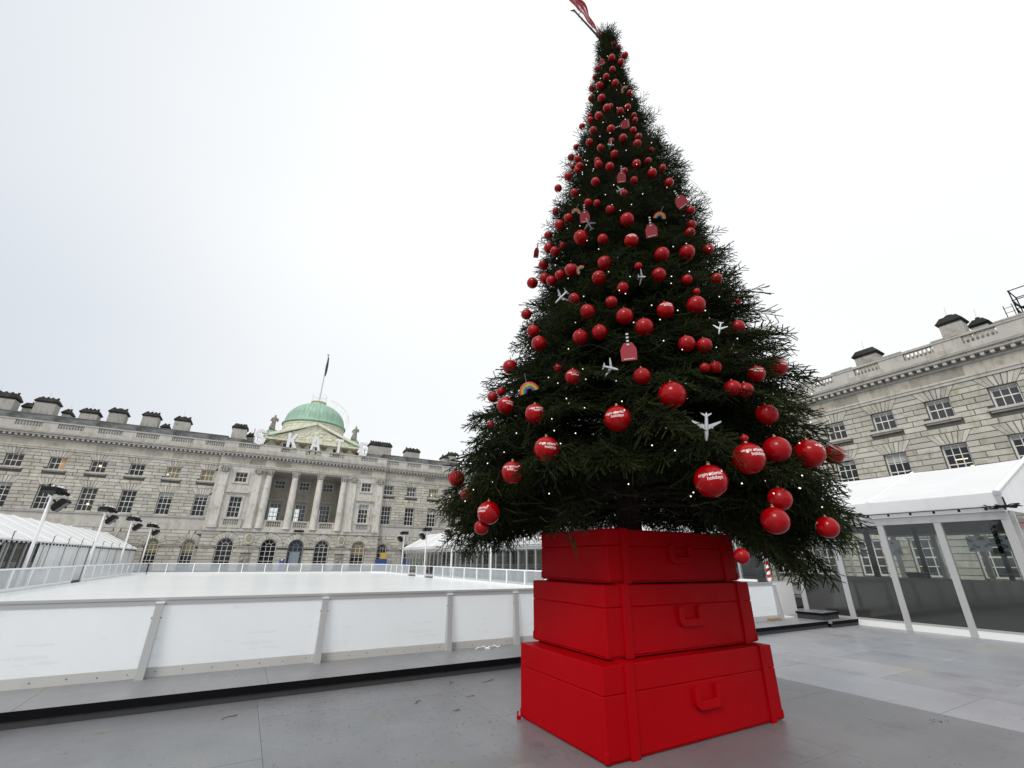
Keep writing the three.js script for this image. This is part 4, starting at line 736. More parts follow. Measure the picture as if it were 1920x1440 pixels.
{
  const t = glassMarquee('glass walled marquee with white pitched roof at the edge of the deck', 16.4, 20.2, 3.0, 4.72, -9.35, -3.72, 1.335, { bay: 2.8, sag: 0.05, post: 0.075, frost: true });
  new MB().box(16.5, 23.9, 2.82, 2.86, -9.25, -3.8).build('ceiling_lining', mat([0.12, 0.125, 0.12], 0.9), t);
  // near gable end: posts, red poster, dark fixing at the corner
  for (const x of [16.75, 18.4, 20.2, 22]) new MB().box(x - 0.06, x + 0.06, 0, 2.98, -3.78, -3.68).build('end_post', M.aluFrame, t);
  for (const x of [17.6, 19.3, 21.1]) new MB().box(x - 0.76, x + 0.76, 0.2, 2.95, -3.74, -3.725).build('pane', M.tinted, t);
  const f = thing('corner_bracket', 'grey steel bracket with black cable tangle on the near corner of the glass marquee roof', 'bracket', [16.17, 3.18, -3.7]);
  new MB().box(-0.06, 0.06, 0.14, 0.24, -0.05, 0.06).box(-0.05, -0.02, -0.1, 0.137, -0.04, 0.05).box(0.03, 0.2, -0.05, 0.12, -0.02, 0.03).build('plate', M.silver, f);
  const c = new MB(); for (let i = 0; i < 7; i++) { const pt = []; for (let k = 0; k < 6; k++) pt.push(V(rr(-0.12, 0.28), -0.12 + rr(-0.06, 0.05), -0.32 + k * 0.12 + rr(-0.04, 0.04))); c.add(new THREE.TubeGeometry(new THREE.CatmullRomCurve3(pt), 20, 0.012, 5)); } c.rod([0.02, 0.1, 0.05], [0.05, -0.12, 0.05], 0.022).build('cable_tangle', M.black, f);
  bulbs('festoon', 'black cable with festoon sockets along the eaves of the glass walled marquee', 16.12, 3.05, -9.2, -3.95, 0.52);
  const p = thing('poster', 'red poster with a white block behind the end window of the glass marquee', 'poster', [17.5, 2.15, -3.82]);
  new MB().box(-0.55, 0.6, -0.7, 0.68, -0.012, 0).build('sheet', mat([0.33, 0.02, 0.035], 0.5), p); new MB().box(-0.4, 0.45, 0.18, 0.42, 0.001, 0.006).box(-0.35, 0.5, -0.02, 0.02, 0.001, 0.006).build('print', M.plasticWhite, p);
  // posters hung inside
  const art = (k) => { const cv = document.createElement('canvas'); cv.width = cv.height = 512; const g = cv.getContext('2d'); g.fillStyle = '#e6edfb'; g.fillRect(0, 0, 512, 512); g.strokeStyle = '#6f86a8'; g.fillStyle = '#7d92b3';
    if (k === 0) { g.lineWidth = 12; for (let i = 0; i < 8; i++) { g.beginPath(); g.moveTo(150 + i * 45, 500); g.quadraticCurveTo(240 + i * 35, 330, 500, 250 + i * 40); g.stroke(); } g.beginPath(); g.arc(240, 100, 34, 0, 7); g.fillStyle = '#b3616f'; g.fill(); g.fillStyle = '#96505c'; g.fillRect(40, 380, 120, 130); }
    else { for (const [x, y, r] of [[60, 120, 1], [330, 60, -1], [180, 330, 1], [440, 300, -1], [60, 440, -1]]) { g.save(); g.translate(x, y); g.rotate(r * 0.7); g.fillRect(-90, -32, 130, 64); g.beginPath(); g.moveTo(40, -70); g.lineTo(120, 0); g.lineTo(40, 70); g.fill(); g.restore(); } if (k === 1) { g.fillStyle = '#a84a55'; g.fillRect(300, 40, 130, 80); g.fillRect(310, 150, 150, 14); } }
    const x = new THREE.CanvasTexture(cv); x.colorSpace = THREE.SRGBColorSpace; return mat([1, 1, 1], 0.6, { map: x }); };
  const boards = [['pale blue poster with fanned lines hanging inside the second glass bay', -7.28, 2.2, 0.42, 0.5, 0], ['pale blue poster with arrows and red print hanging inside the last glass bay', -5.15, 2.27, 0.5, 0.42, 1], ['pale poster with grey arrows nearest the corner post', -4.55, 2.27, 0.34, 0.42, 2]];
  for (const [lab, z, y, w, h, k] of boards) { const b = thing('poster', lab, 'poster', [18.98, y, z]); const m = mesh('sheet', new THREE.BoxGeometry(0.012, h, w), art(k), b); void m; new MB().rod([0, h / 2, -w / 2 + 0.03], [0, 3.2 - y, -w / 2 + 0.03], 0.004).rod([0, h / 2, w / 2 - 0.03], [0, 3.2 - y, w / 2 - 0.03], 0.004).build('hanging_wire', M.steel, b); }
  for (const [x, z] of [[19, -7.95], [19, -6.6], [19, -4.72], [20.4, -8.6]]) { const q = thing('tent_prop', `slim dark post inside the glass marquee ${z < -8 ? 'farthest back' : z < -7 ? 'behind the left pane' : z < -5 ? 'behind the middle pane' : 'between the two arrow posters'}`, 'post', [x, 0.06, z]); new MB().box(-0.05, 0.05, 0, 2.76, -0.05, 0.05).build('shaft', M.black, q); new MB().box(-0.12, 0.12, 0, 0.015, -0.12, 0.12).build('foot', M.steel, q); }
  const pl = thing('planter', 'dark green tapered planter tub inside the glass marquee', 'planter', [19.4, 1.0, -7.0]);
  { const m = new MB(), A = [[-0.16, 0, -0.16], [0.16, 0, -0.16], [0.16, 0, 0.16], [-0.16, 0, 0.16]], B = A.map(([x, , z]) => [x * 1.5, 0.42, z * 1.5]); for (let i = 0; i < 4; i++) { const j = (i + 1) % 4; m.quad(A[i], A[j], B[j], B[i]); } m.quad(...A); m.build('tub', mat([0.03, 0.05, 0.04], 0.6), pl); new MB().box(-0.26, 0.26, 0.42, 0.45, -0.26, 0.26).build('rim', mat([0.03, 0.05, 0.04], 0.6), pl); }
  const tb = thing('trestle_table', 'dark trestle table carrying the planter inside the glass marquee', 'table', [19.4, 0.06, -7.0]);
  new MB().box(-0.4, 0.4, 0.9, 0.939, -0.9, 0.9).build('table_top', M.steel, tb); for (const z of [-0.8, 0.8]) new MB().rod([-0.32, 0, z], [-0.32, 0.9, z], 0.02).rod([0.32, 0, z], [0.32, 0.9, z], 0.02).rod([-0.32, 0.15, z], [0.32, 0.15, z], 0.015).build('leg_pair', M.steel, tb);
  const u = glassMarquee('long glass walled marquee along the far right side of the rink', 18.6, 22, 2.75, 5.0, -61.3, -11.5, 1.25, { bay: 5, sag: 0.1, post: 0.04, frost: false });
  new MB().box(20.5, 20.6, 0.06, 2.5, -60, -13).build('inner_partition', mat([0.07, 0.075, 0.09], 0.8), u);
  bulbs('festoon', 'dotted line of festoon bulbs along the eaves of the long glass marquee', 18.32, 2.82, -61, -14, 0.8);
  const sg = thing('sign_board', 'red sign with a white panel below it hanging behind the drooping branches', 'sign', [18.4, 2.2, -11.3]);
  new MB().box(-0.02, 0.02, 0.16, 0.42, -0.65, 0.55).build('red_board', M.redSign, sg); new MB().box(-0.015, 0.015, -0.45, 0.157, -0.3, 0.35).build('white_panel', mat([0.6, 0.65, 0.75], 0.6), sg);
  const cane = thing('candy_cane_post', 'red and white striped candy cane post behind the drooping branches', 'post', [15.42, PY, -9.62]);
  { const m = new MB(), h = 2.0, N = 20; const c1 = new MB(); for (let i = 0; i < N; i++) { const mm = i % 2 ? c1 : m; const a = i / N * h, b = (i + 1) / N * h; const g = new THREE.CylinderGeometry(0.06, 0.06, b - a, 14, 1); const sk = new THREE.Matrix4().set(1, 0, 0, 0, 0.5, 1, 0, (a + b) / 2, 0, 0, 1, 0, 0, 0, 0, 1); mm.add(g, sk); } const tor = new THREE.TorusGeometry(0.2, 0.06, 10, 16, Math.PI); m.at(tor, 0.2, h, 0); m.build('white_stripe', M.plasticWhite, cane); c1.build('red_stripe', M.redSign, cane); new MB().box(-0.15, 0.15, 0, 0.03, -0.15, 0.15).build('base_plate', M.steel, cane); }
  const b1 = thing('blue_bin', 'blue and yellow kit crates in front of the arched window behind the far barrier', 'crate', [17.3, 0, -68.6]);
  new MB().box(-0.75, 0.75, 0, 1.75, -0.4, 0.4).build('lower_crate', M.blueBin, b1); new MB().box(-0.1, 0.6, 1.76, 2.6, -0.3, 0.3).build('upper_crate', M.yellow, b1);
  const b2 = thing('blue_bin', 'plain blue crate beside the far end of the long glass marquee', 'crate', [20.4, 0, -66]); new MB().box(-0.5, 0.5, 0, 1.75, -0.4, 0.4).build('crate_body', M.blueBin, b2); new MB().box(-0.53, 0.53, 1.76, 1.82, -0.43, 0.43).build('lid', M.blueBin, b2);
  const b3 = thing('door_lamp', 'small purple and white lamp box left of the arched blue door', 'lamp', [4.35, 0, -67.5]); new MB().box(-0.3, 0.3, 0, 1.65, -0.2, 0.2).build('box_body', mat([0.1, 0.08, 0.3], 0.5), b3); new MB().at(sphere(0.12), -0.05, 1.5, 0.22).build('lens', M.plasticWhite, b3);
}
// ------------------------------------------------------------------ floodlight poles
const floodGlass = mat([0.05, 0.052, 0.055], 0.4);
function lampPole(label, group, x, z, h, s, many) {
  const t = thing('floodlight_pole', label, 'floodlight', [x, 0, z], group);
  new MB().rod([0, 0, 0], [0, h, 0], 0.085, 0.07, 14).build('pole', M.plasticWhite, t);
  new MB().rod([-0.15, h, 0], [s * 0.85, h + 0.0, 0.05], 0.03).rod([0, h, -0.4], [0, h, 0.4], 0.03).build('crossbar', M.plasticWhite, t);
  const head = (px, py, pz, ry, rx, w, hh, dp = 0.24) => { const q = new THREE.Matrix4().makeRotationFromEuler(new THREE.Euler(rx, ry, 0, 'YXZ')).setPosition(px, py, pz), L = (g, x, y, z) => [g.translate(x, y, z), q], g = new MB(); g.add(...L(new RoundedBoxGeometry(w, hh, dp, 2, 0.04), 0, 0, 0)); for (let i = 0; i < 6; i++) g.add(...L(new THREE.BoxGeometry(0.014, hh * 0.8, 0.12), (i - 2.5) * w * 0.14, 0, -dp / 2 - 0.05)); for (const e of [-1, 1]) g.add(...L(new THREE.BoxGeometry(0.03, 0.1, dp + 0.3), e * (w / 2 + 0.03), 0, -0.1)); const o = g.build('floodlight', M.black, t); new MB().add(...L(new THREE.BoxGeometry(w * 0.86, hh * 0.82, 0.014), 0, 0, dp / 2 + 0.004)).build('glass_front', floodGlass, o); return o; };
  head(s * 0.52, h - 0.46, 0.05, s * 1.35, 0.75, 0.5, 0.72, 0.26);
  head(-0.15 * s, h + 0.3, 0.1, s * 0.25, 1.05, 0.62, 0.4, 0.22);
  head(0.33 * s, h + 0.26, 0.04, s * 1.2, 0.5, 0.34, 0.36, 0.22);
  if (many) {
    const m = new MB(); for (let i = 0; i < 4; i++) m.rod([s * (0.2 + i * 0.12), h + 0.14, 0.1], [s * (0.34 + i * 0.12), h + 0.34 - i * 0.08, 0.22], 0.07, 0.09, 10); m.build('spotlight', M.black, t);
    const w = new MB(); w.at(sphere(0.08, 8, 6), -0.1 * s, h + 0.52, 0).at(sphere(0.07, 8, 6), 0.28 * s, h + 0.48, 0).box(0.04, 0.18, h + 0.36, h + 0.58, -0.05, 0.05).rod([-0.25, h + 0.47, 0], [0.4, h + 0.44, 0], 0.02).build('fitting', M.plasticWhite, t);
    new MB().rod([-0.22 * s, h + 0.4, 0], [-0.25 * s, h + 0.64, 0], 0.025).rod([-0.33 * s, h + 0.62, 0], [-0.17 * s, h + 0.66, 0], 0.025).build('clamp', M.black, t);
  }
  new MB().box(-0.18, 0.18, 0, 0.02, -0.18, 0.18).build('base_plate', M.steel, t);
}
[['tallest looking white floodlight pole, farthest from the palace, before the curtain walled marquee', -34], ['white floodlight pole beside the pulled back marquee curtain, second of the row', -45.5], ['white floodlight pole before the far end of the curtain walled marquee, third of the row', -55.5], ['white floodlight pole nearest the palace in the row along the curtain walled marquee', -66.5]].forEach(([l, z]) => lampPole(l, 'floodlight poles along the left side of the rink', z < -60 ? -9.9 : -9.85, z, 4.78, 1, true));
[['white floodlight pole at the far end of the long glass marquee, nearest the palace', -57.2], ['white floodlight pole beside the gate gaps, second along the long glass marquee', -48.8], ['white floodlight pole in front of the long glass marquee, third from the palace', -41.3], ['white floodlight pole seen just left of the tree in front of the long glass marquee', -33.2]].forEach(([l, z]) => lampPole(l, 'floodlight poles along the right side of the rink', 17, z, 4.5, -1, false));

// ------------------------------------------------------------------ stacked red cases under the tree
function redCase(label, x0, x1, y0, y1, z0, z1, straps, hx) {
  const cx = (x0 + x1) / 2, cz = (z0 + z1) / 2, W = x1 - x0, D = z1 - z0, H = y1 - y0, t = thing('red_case', label, 'case', [cx, y0, cz], 'stacked red cases under the tree');
  const sy = H * 0.685, box = (n, a, b, e, p, r = 0.012) => { const g = new RoundedBoxGeometry(W - 2 * e, b - a, D - 2 * e, 2, r); return new MB().at(g, 0, (a + b) / 2, 0).build(n, M.red, p); };
  box('case_body', 0.022, sy - 0.0013, 0, t); box('lid', sy + 0.0013, H, 0, t); box('core', 0.006, H - 0.03, 0.012, t, 0.004); new MB().box(-W / 2 + 0.06, W / 2 - 0.06, 0, 0.03, -D / 2 + 0.06, D / 2 - 0.06).build('foot', M.nosing, t);
  for (const [sx, w] of straps) {
    const a = sx - cx - w / 2, b = sx - cx + w / 2, m = new MB();
    m.add(new RoundedBoxGeometry(w, H + 0.012, 0.03, 1, 0.006), new THREE.Matrix4().makeTranslation((a + b) / 2, H / 2 + 0.002, D / 2 + 0.006)); m.add(new RoundedBoxGeometry(w, H + 0.012, 0.03, 1, 0.006), new THREE.Matrix4().makeTranslation((a + b) / 2, H / 2 + 0.002, -D / 2 - 0.014));
    m.box(a, b, H, H + 0.014, -D / 2 + 0.001, D / 2 - 0.001); m.build('strap', M.red, t);
  }
  const hw = 0.4, hh = 0.2, r = 0.055, hy = H * 0.36, z = D / 2, X = hx - cx;
  const sh = new THREE.Shape(); const q = 0.07, k = 0.09; sh.moveTo(-hw / 2, hh); sh.lineTo(-hw / 2, k); sh.quadraticCurveTo(-hw / 2, 0, -hw / 2 + k, 0); sh.lineTo(hw / 2 - 0.02, 0); sh.lineTo(hw / 2, 0.02); sh.lineTo(hw / 2, hh); sh.lineTo(hw / 2 - q, hh); sh.lineTo(hw / 2 - q, q); sh.lineTo(-hw / 2 + q + 0.02, q); sh.lineTo(-hw / 2 + q, q + 0.02); sh.lineTo(-hw / 2 + q, hh); sh.closePath();
  const hg = new THREE.ExtrudeGeometry(sh, { depth: 0.036, bevelEnabled: true, bevelThickness: 0.006, bevelSize: 0.006, bevelSegments: 1 });
  const m = new MB(); m.at(hg, X, hy, z + 0.002); m.build('handle', M.red, t); void r;
  for (const sx of [-1, 1]) for (const sz of [-1, 1]) new MB().at(new RoundedBoxGeometry(0.05, 0.09, 0.05, 1, 0.012), sx * (W / 2 - 0.018), 0.06, sz * (D / 2 - 0.018)).build('corner_cap', M.red, t);
  return t;
}
redCase('widest red painted case resting on the deck at the bottom of the stack', 3.16, 5.85, 0, 0.765, -5.31, -3.8, [[3.495, 0.11], [5.64, 0.09]], 4.57);
redCase('middle sized red case between the widest case and the top case', 3.36, 5.82, 0.775, 1.462, -5.33, -3.935, [[3.65, 0.11], [5.6, 0.09]], 4.62);
redCase('smallest red case at the top of the stack, half hidden by fir boughs', 3.5, 5.73, 1.472, 2.05, -5.33, -4.0, [[3.76, 0.11], [5.5, 0.09]], 4.66);
{
  const c = thing('floor_clip', 'small red metal clip on the deck at the rear left corner of the widest case', 'clip', [3.12, 0, -5.28]);
  new MB().box(-0.02, 0.02, 0, 0.03, -0.02, 0.02).rod([-0.015, 0.03, 0], [-0.015, 0.08, 0], 0.01).build('clip_body', M.red, c);
}

// ------------------------------------------------------------------ the tree
const TB = V(4.5, 2.05, -4.65), RT = V(0.7187, 0, 0.6953), FR = V(-0.6953, 0, 0.7187);      // to the right and to the viewer, level
const PROF = [[1.2, 2.6], [2.4, 2.57], [2.8, 2.53], [3.1, 2.41], [3.55, 2.33], [3.95, 2.19], [4.4, 2.06], [4.8, 1.95], [5.3, 1.75], [5.85, 1.64], [6.4, 1.58], [7, 1.46], [7.5, 1.33], [8.2, 1.18], [8.8, 0.99], [9.6, 0.74], [10.3, 0.55], [11.2, 0.39], [12.0, 0.24], [12.7, 0.06]];
const LEAN = [[2.5, 0], [3.5, 0.1], [4.4, 0.2], [5.3, 0.3], [7, 0.35], [12.5, 0.45]];
function interp(tab, y) { if (y <= tab[0][0]) return tab[0][1]; for (let i = 0; i + 1 < tab.length; i++) if (y <= tab[i + 1][0]) return mix(tab[i][1], tab[i + 1][1], (y - tab[i][0]) / (tab[i + 1][0] - tab[i][0])); return tab[tab.length - 1][1]; }
const axis = (y) => V(4.5, y, -4.65).addScaledVector(RT, interp(LEAN, y));
// centre x, y, z and radius of each bauble, in metres; hung a little inside the outline
const onSurface = [[4.98,11.64,-4.01,0.073],[4.77,11.22,-3.98,0.071],[4.6,11.35,-4.07,0.074],[4.52,10.85,-4.02,0.064],[4.45,11.29,-4.38,0.067],[4.4,10.64,-4.1,0.069],[4.48,10.32,-3.95,0.072],[4.32,10.48,-4.23,0.08],[4.42,10.89,-4.57,0.073],[4.42,11.1,-4.46,0.056],[4.32,10.45,-4.52,0.065],[4.21,9.88,-4.1,0.076],[4.15,9.36,-3.93,0.075],[4.2,9.39,-3.88,0.048],[4.25,9.1,-3.71,0.061],[4.4,9.24,-3.66,0.059],[4.03,9.2,-4.04,0.075],[4.01,9.32,-4.26,0.064],[4.07,9.57,-4.33,0.046],[4.12,9.63,-4.63,0.063],[3.88,8.75,-4.06,0.07],[3.98,8.49,-3.73,0.07],[4.22,8.32,-3.46,0.055],[4.03,8.09,-3.53,0.069],[4.23,8.08,-3.38,0.06],[4.16,7.87,-3.37,0.07],[3.75,8.36,-4.04,0.066],[3.77,7.99,-3.8,0.065],[3.89,8.08,-3.66,0.048],[3.84,7.67,-3.58,0.067],[4.35,7.75,-3.26,0.038],[3.85,8.81,-4.53,0.054],[3.84,8.69,-4.68,0.067],[3.64,8.12,-4.26,0.064],[3.59,7.82,-4.15,0.067],[3.57,7.76,-4.2,0.058],[3.67,7.55,-3.78,0.07],[3.68,7.67,-3.81,0.053],[3.73,7.36,-3.6,0.07],[4.02,7.31,-3.32,0.069],[4.2,7.4,-3.24,0.051],[3.84,7.15,-3.42,0.06],[4.37,7.24,-3.13,0.054],[4.16,7.06,-3.17,0.071],[3.89,6.89,-3.3,0.058],[3.55,7.1,-3.76,0.069],[4.37,6.88,-3.06,0.068],[3.58,7.88,-4.47,0.074],[3.61,8.03,-4.37,0.046],[3.66,8.01,-4.88,0.073],[3.43,7.15,-4.14,0.064],[3.72,6.61,-3.37,0.061],[4.42,8.93,-3.56,0.046],[4.37,8.72,-3.51,0.046],[4.64,9.91,-3.76,0.06],[3.42,6.67,-3.82,0.062],[3.47,6.57,-3.68,0.053],[3.55,6.34,-3.5,0.067],[3.44,7.2,-4.67,0.066],[3.3,6.59,-4.16,0.072],[3.28,6.6,-4.37,0.087],[3.67,6.07,-3.32,0.099],[3.38,6.78,-4.83,0.075],[3.29,6.01,-3.88,0.107],[3.42,5.81,-3.57,0.076],[3.64,5.65,-3.26,0.099],[4.56,6.33,-2.92,0.059],[4.48,6.02,-2.9,0.065],[4.41,5.85,-2.9,0.071],[3.9,5.36,-3.01,0.098],[4.24,5.44,-2.88,0.103],[3.24,6.32,-4.63,0.084],[3.2,6.09,-4.41,0.074],[3.35,5.34,-3.5,0.096],[3.15,5.45,-3.97,0.092],[3.11,5.48,-4.18,0.075],[3.23,5.06,-3.5,0.096],[3.15,5.71,-4.63,0.089],[3.09,5.49,-4.37,0.077],[3.26,5.98,-5.16,0.097],[3.25,6.11,-4.81,0.085],[3.58,5.14,-3.14,0.052],[3.71,4.94,-2.95,0.088],[4,4.87,-2.78,0.065],[4.48,5,-2.7,0.073],[3.33,4.77,-3.2,0.072],[2.98,4.79,-3.72,0.072],[3.19,4.56,-3.27,0.074],[3,4.49,-3.5,0.092],[3.23,4.3,-3.12,0.1],[3.34,4.11,-2.95,0.103],[3.6,4.35,-2.84,0.099],[3.96,4.45,-2.69,0.108],[4.64,5.61,-2.83,0.078],[4.04,4.67,-2.71,0.043],[2.98,5.16,-4.9,0.084],[2.74,4.54,-4.33,0.087],[2.68,4.24,-4.1,0.098],[2.87,4.11,-3.5,0.093],[3,4.12,-3.31,0.09],[3.65,3.86,-2.67,0.091],[3.83,3.85,-2.59,0.086],[4.43,4.22,-2.53,0.08],[2.64,3.72,-3.65,0.047],[2.68,3.54,-3.43,0.089],[3.14,3.45,-2.88,0.091],[3.82,3.56,-2.5,0.064],[3.7,3.54,-2.54,0.051],[4.33,3.55,-2.38,0.091],[4.88,3.84,-2.45,0.064],[3.21,6.08,-4.22,0.046],[4.67,4.68,-2.6,0.034],[2.6,4.13,-4.71,0.101],[2.43,3.71,-4.63,0.059],[2.48,3.75,-4.97,0.073],[2.34,3.42,-4.34,0.107],[2.42,3.18,-3.8,0.113],[2.86,2.98,-2.99,0.132],[2.28,3.23,-4.6,0.052],[2.38,2.73,-3.53,0.129],[2.2,2.54,-3.9,0.117],[2.23,2.71,-5.48,0.113],[2.1,2.16,-4.23,0.122],[2.08,2.02,-4.35,0.077],[2.06,2.4,-4.74,0.068],[3.33,3.22,-2.69,0.138],[4.93,3.79,-2.45,0.106],[3.94,3.33,-2.43,0.082],[4.08,3.32,-2.39,0.082],[4.25,3.07,-2.32,0.105],[3.81,2.58,-2.33,0.146],[4.16,2.69,-2.25,0.125],[4.69,2.71,-2.23,0.143],[5.37,2.8,-2.32,0.105],[3.41,2.36,-2.47,0.144],[3.82,2.77,-2.34,0.038],[4.05,2.23,-2.26,0.103],[3.94,2.04,-2.28,0.117],[4.66,2.01,-2.22,0.098],[3.56,1.75,-2.4,0.064]];
const BAUBLES = onSurface.map(([x, y, z, r]) => { const a = axis(y), k = 0.03 / Math.max(0.15, Math.hypot(x - a.x, z - a.z)); return [x - (x - a.x) * k, y, z - (z - a.z) * k, r * 0.97]; });
const PRINTED = { 134: 0.1, 117: -0.2, 119: 0.15, 120: -0.25, 130: 0.5, 63: 9, 116: 0.2, 104: 0.1, 108: 0.1, 65: 0.1, 126: 0.3, 138: 9, 91: 0.2, 122: -1.0, 79: 9, 115: 0.4, 132: 9, 125: 9 };
{
  const tree = thing('christmas_tree', 'tall dark green spruce hung with red baubles on top of the red cases', 'tree', TB.toArray());
  const W = (v) => [v.x - TB.x, v.y - TB.y, v.z - TB.z];
  const spine = []; for (let y = 1.95; y <= 12.75; y += 0.6) spine.push(axis(y)); 
  const tr = new MB(); for (let i = 0; i + 1 < spine.length; i++) { const f = (y) => Math.max(0.02, 0.17 * (1 - (y - 2) / 11)); tr.rod(W(spine[i]), W(spine[i + 1]), f(spine[i].y), f(spine[i + 1].y), 12); }
  tr.build('trunk', M.trunk, tree);
  const ld = new MB().rod(W(axis(12.3)), W(V(4.72, 12.65, -4.46)), 0.03, 0.025, 7).rod(W(V(4.72, 12.65, -4.46)), W(V(4.33, 13.93, -4.82)), 0.024, 0.018, 7);
  for (let i = 0; i < 16; i++) { const t = rr(0.1, 0.95), p = V(4.72, 12.65, -4.46).lerp(V(4.33, 13.93, -4.82), t); ld.rod(W(p), W(p.clone().add(V(rr(-0.09, 0.09), rr(-0.02, 0.1), rr(-0.09, 0.09)))), 0.005, 0.003, 4); }
  ld.rod(W(V(4.36, 13.9, -4.8)), W(V(4.26, 13.86, -4.84)), 0.02, 0.012, 6).build('leader', M.limb, tree);
  // three sprays: a stem with side shoots, each set all round with needles
  const sprayGeo = (sd, len, side) => {
    let s = sd; const r = () => { s = (s * 16807) % 2147483647; return s / 2147483647; };
    const p = [], n = [], c = [];
    const needles = (a, d, L, den) => {
      const up = Math.abs(d.y) > 0.9 ? V(1, 0, 0) : V(0, 1, 0), e1 = V().crossVectors(d, up).normalize(), e2 = V().crossVectors(e1, d), N = Math.round(L * den * 1.25);
      for (let i = 0; i < N; i++) {
        const t = (i + r()) / N, q = a.clone().addScaledVector(d, L * t), th = r() * 6.283, o = e1.clone().multiplyScalar(Math.cos(th)).addScaledVector(e2, Math.sin(th) * 0.75), nd = o.clone().multiplyScalar(0.8).addScaledVector(d, 0.75 + t * 0.5).normalize(), l = (0.016 + r() * 0.008) * (t > 0.93 ? 0.8 : 1), w = V().crossVectors(nd, o.lengthSq() ? d : up).normalize().multiplyScalar(0.0042);
        const b0 = q.clone().add(w), b1 = q.clone().sub(w), tp = q.clone().addScaledVector(nd, l), nn = V().crossVectors(b1.clone().sub(b0), tp.clone().sub(b0)).normalize(); if (nn.dot(o) < 0) nn.negate();
        const k = 0.7 + r() * 0.6; for (const v of [b0, b1, tp]) { p.push(v.x, v.y, v.z); n.push(nn.x, nn.y, nn.z); c.push(0.031 * k, 0.046 * k, 0.017 * k); }
      }
      const wd = 0.0028, A = a, B = a.clone().addScaledVector(d, L); for (const e of [e1, e2]) { const o = e.clone().multiplyScalar(wd), vs = [A.clone().add(o), A.clone().sub(o), B.clone()]; for (const v of vs) { p.push(v.x, v.y, v.z); n.push(e2.x, e2.y, e2.z); c.push(0.05, 0.034, 0.02); } }
    };
    needles(V(0, 0, 0), V(0, -0.08, 1).normalize(), len, 340);
    for (let i = 0; i < side; i++) { const t = 0.12 + 0.66 * (i + 0.5) / side, sg = i % 2 ? 1 : -1, d = V(sg * (0.75 + r() * 0.2), (r() - 0.6) * 0.3, 0.75).normalize(); needles(V(0, -0.08 * len * t, len * t), d, len * (0.52 * (1 - t) + 0.2), 340); }
    const g = new THREE.BufferGeometry(), f = (a) => new THREE.BufferAttribute(new Float32Array(a), 3); g.setAttribute('position', f(p)); g.setAttribute('normal', f(n)); g.setAttribute('color', f(c)); return g;
  };
  const kinds = [sprayGeo(11, 0.3, 3), sprayGeo(23, 0.34, 4), sprayGeo(37, 0.26, 2)], sets = [[], [], []];
  const cap = BAUBLES.map(([x, y, z, r]) => { const a = axis(y), o = V(x - a.x, 0, z - a.z).normalize(); return { p: V(x, y, z), o: o.multiplyScalar(0.6).addScaledVector(FR, 0.45).add(V(0, -0.4, 0)).normalize(), r }; });
  const blocked = (q, len) => { for (const b of cap) { const dx = q.x - b.p.x, dy = q.y - b.p.y, dz = q.z - b.p.z; if (Math.abs(dy) > 0.8) continue; const t = dx * b.o.x + dy * b.o.y + dz * b.o.z, d2 = dx * dx + dy * dy + dz * dz - t * t; if (t > -b.r * 0.3 && t < 0.7 && d2 < (b.r * 0.86 + len * 0.2) ** 2) return b.r > 0.095 ? 2 : 1; } return 0; };
  const put = (q, d, sc0, lo) => {
    const sc = sc0 * mix(0.92, 0.72, sstep(5, 8, q.y));
    const mid = q.clone().addScaledVector(d, 0.13 * sc); const hid = blocked(mid, 0.13); if (hid === 2 ? rnd() < 0.98 : hid && rnd() < 0.9) return;
    const m = new THREE.Matrix4(), z = d.clone().normalize(), x = V().crossVectors(V(rr(-0.9, 0.9), 1, rr(-0.9, 0.9)), z).normalize(), y = V().crossVectors(z, x); m.makeBasis(x, y, z); m.scale(V(sc, sc, sc)); m.setPosition(q.x - TB.x, q.y - TB.y, q.z - TB.z);
    const k = rnd() < 0.15 ? rr(1.3, 1.8) : rr(0.5, 1.25), yl = rr(0.85, 1.25); sets[Math.floor(rnd() * 3)].push([m, new THREE.Color().setRGB(k * yl, k, k * rr(0.7, 1.0))]); void lo;
  };
  const lb = new MB();
  const branch = (ytip, phi, Rt, drop, inner = 0.34, hang = 0) => {
    const yb = Math.max(2.12, ytip + drop), dir = RT.clone().multiplyScalar(Math.cos(phi)).addScaledVector(FR, Math.sin(phi)), side = V().crossVectors(V(0, 1, 0), dir), A = axis(yb), E = axis(ytip).addScaledVector(dir, Rt);
    const L = A.distanceTo(E), bow = hang ? 0.45 : yb > 9 ? -0.05 : (ytip < 4 ? 0.16 : 0.02) * L / 2.5, P = (s) => A.clone().lerp(E, s).add(V(0, bow * Math.sin(Math.PI * s), 0)), T = (s) => P(Math.min(1, s + 0.02)).sub(P(Math.max(0, s - 0.02))).normalize();
    const r0 = 0.012 + 0.011 * L; for (let i = 0; i < 4; i++) lb.rod(W(P(i / 4)), W(P((i + 1) / 4)), r0 * (1 - i / 4.4), r0 * (1 - (i + 1) / 4.4), 5);
    const sag = hang ? 0.8 : ytip < 3.2 ? 0.5 : ytip < 4.5 ? 0.25 : ytip < 7 ? 0.05 : -0.2;
    let s = inner, sg = rnd() < 0.5 ? 1 : -1;
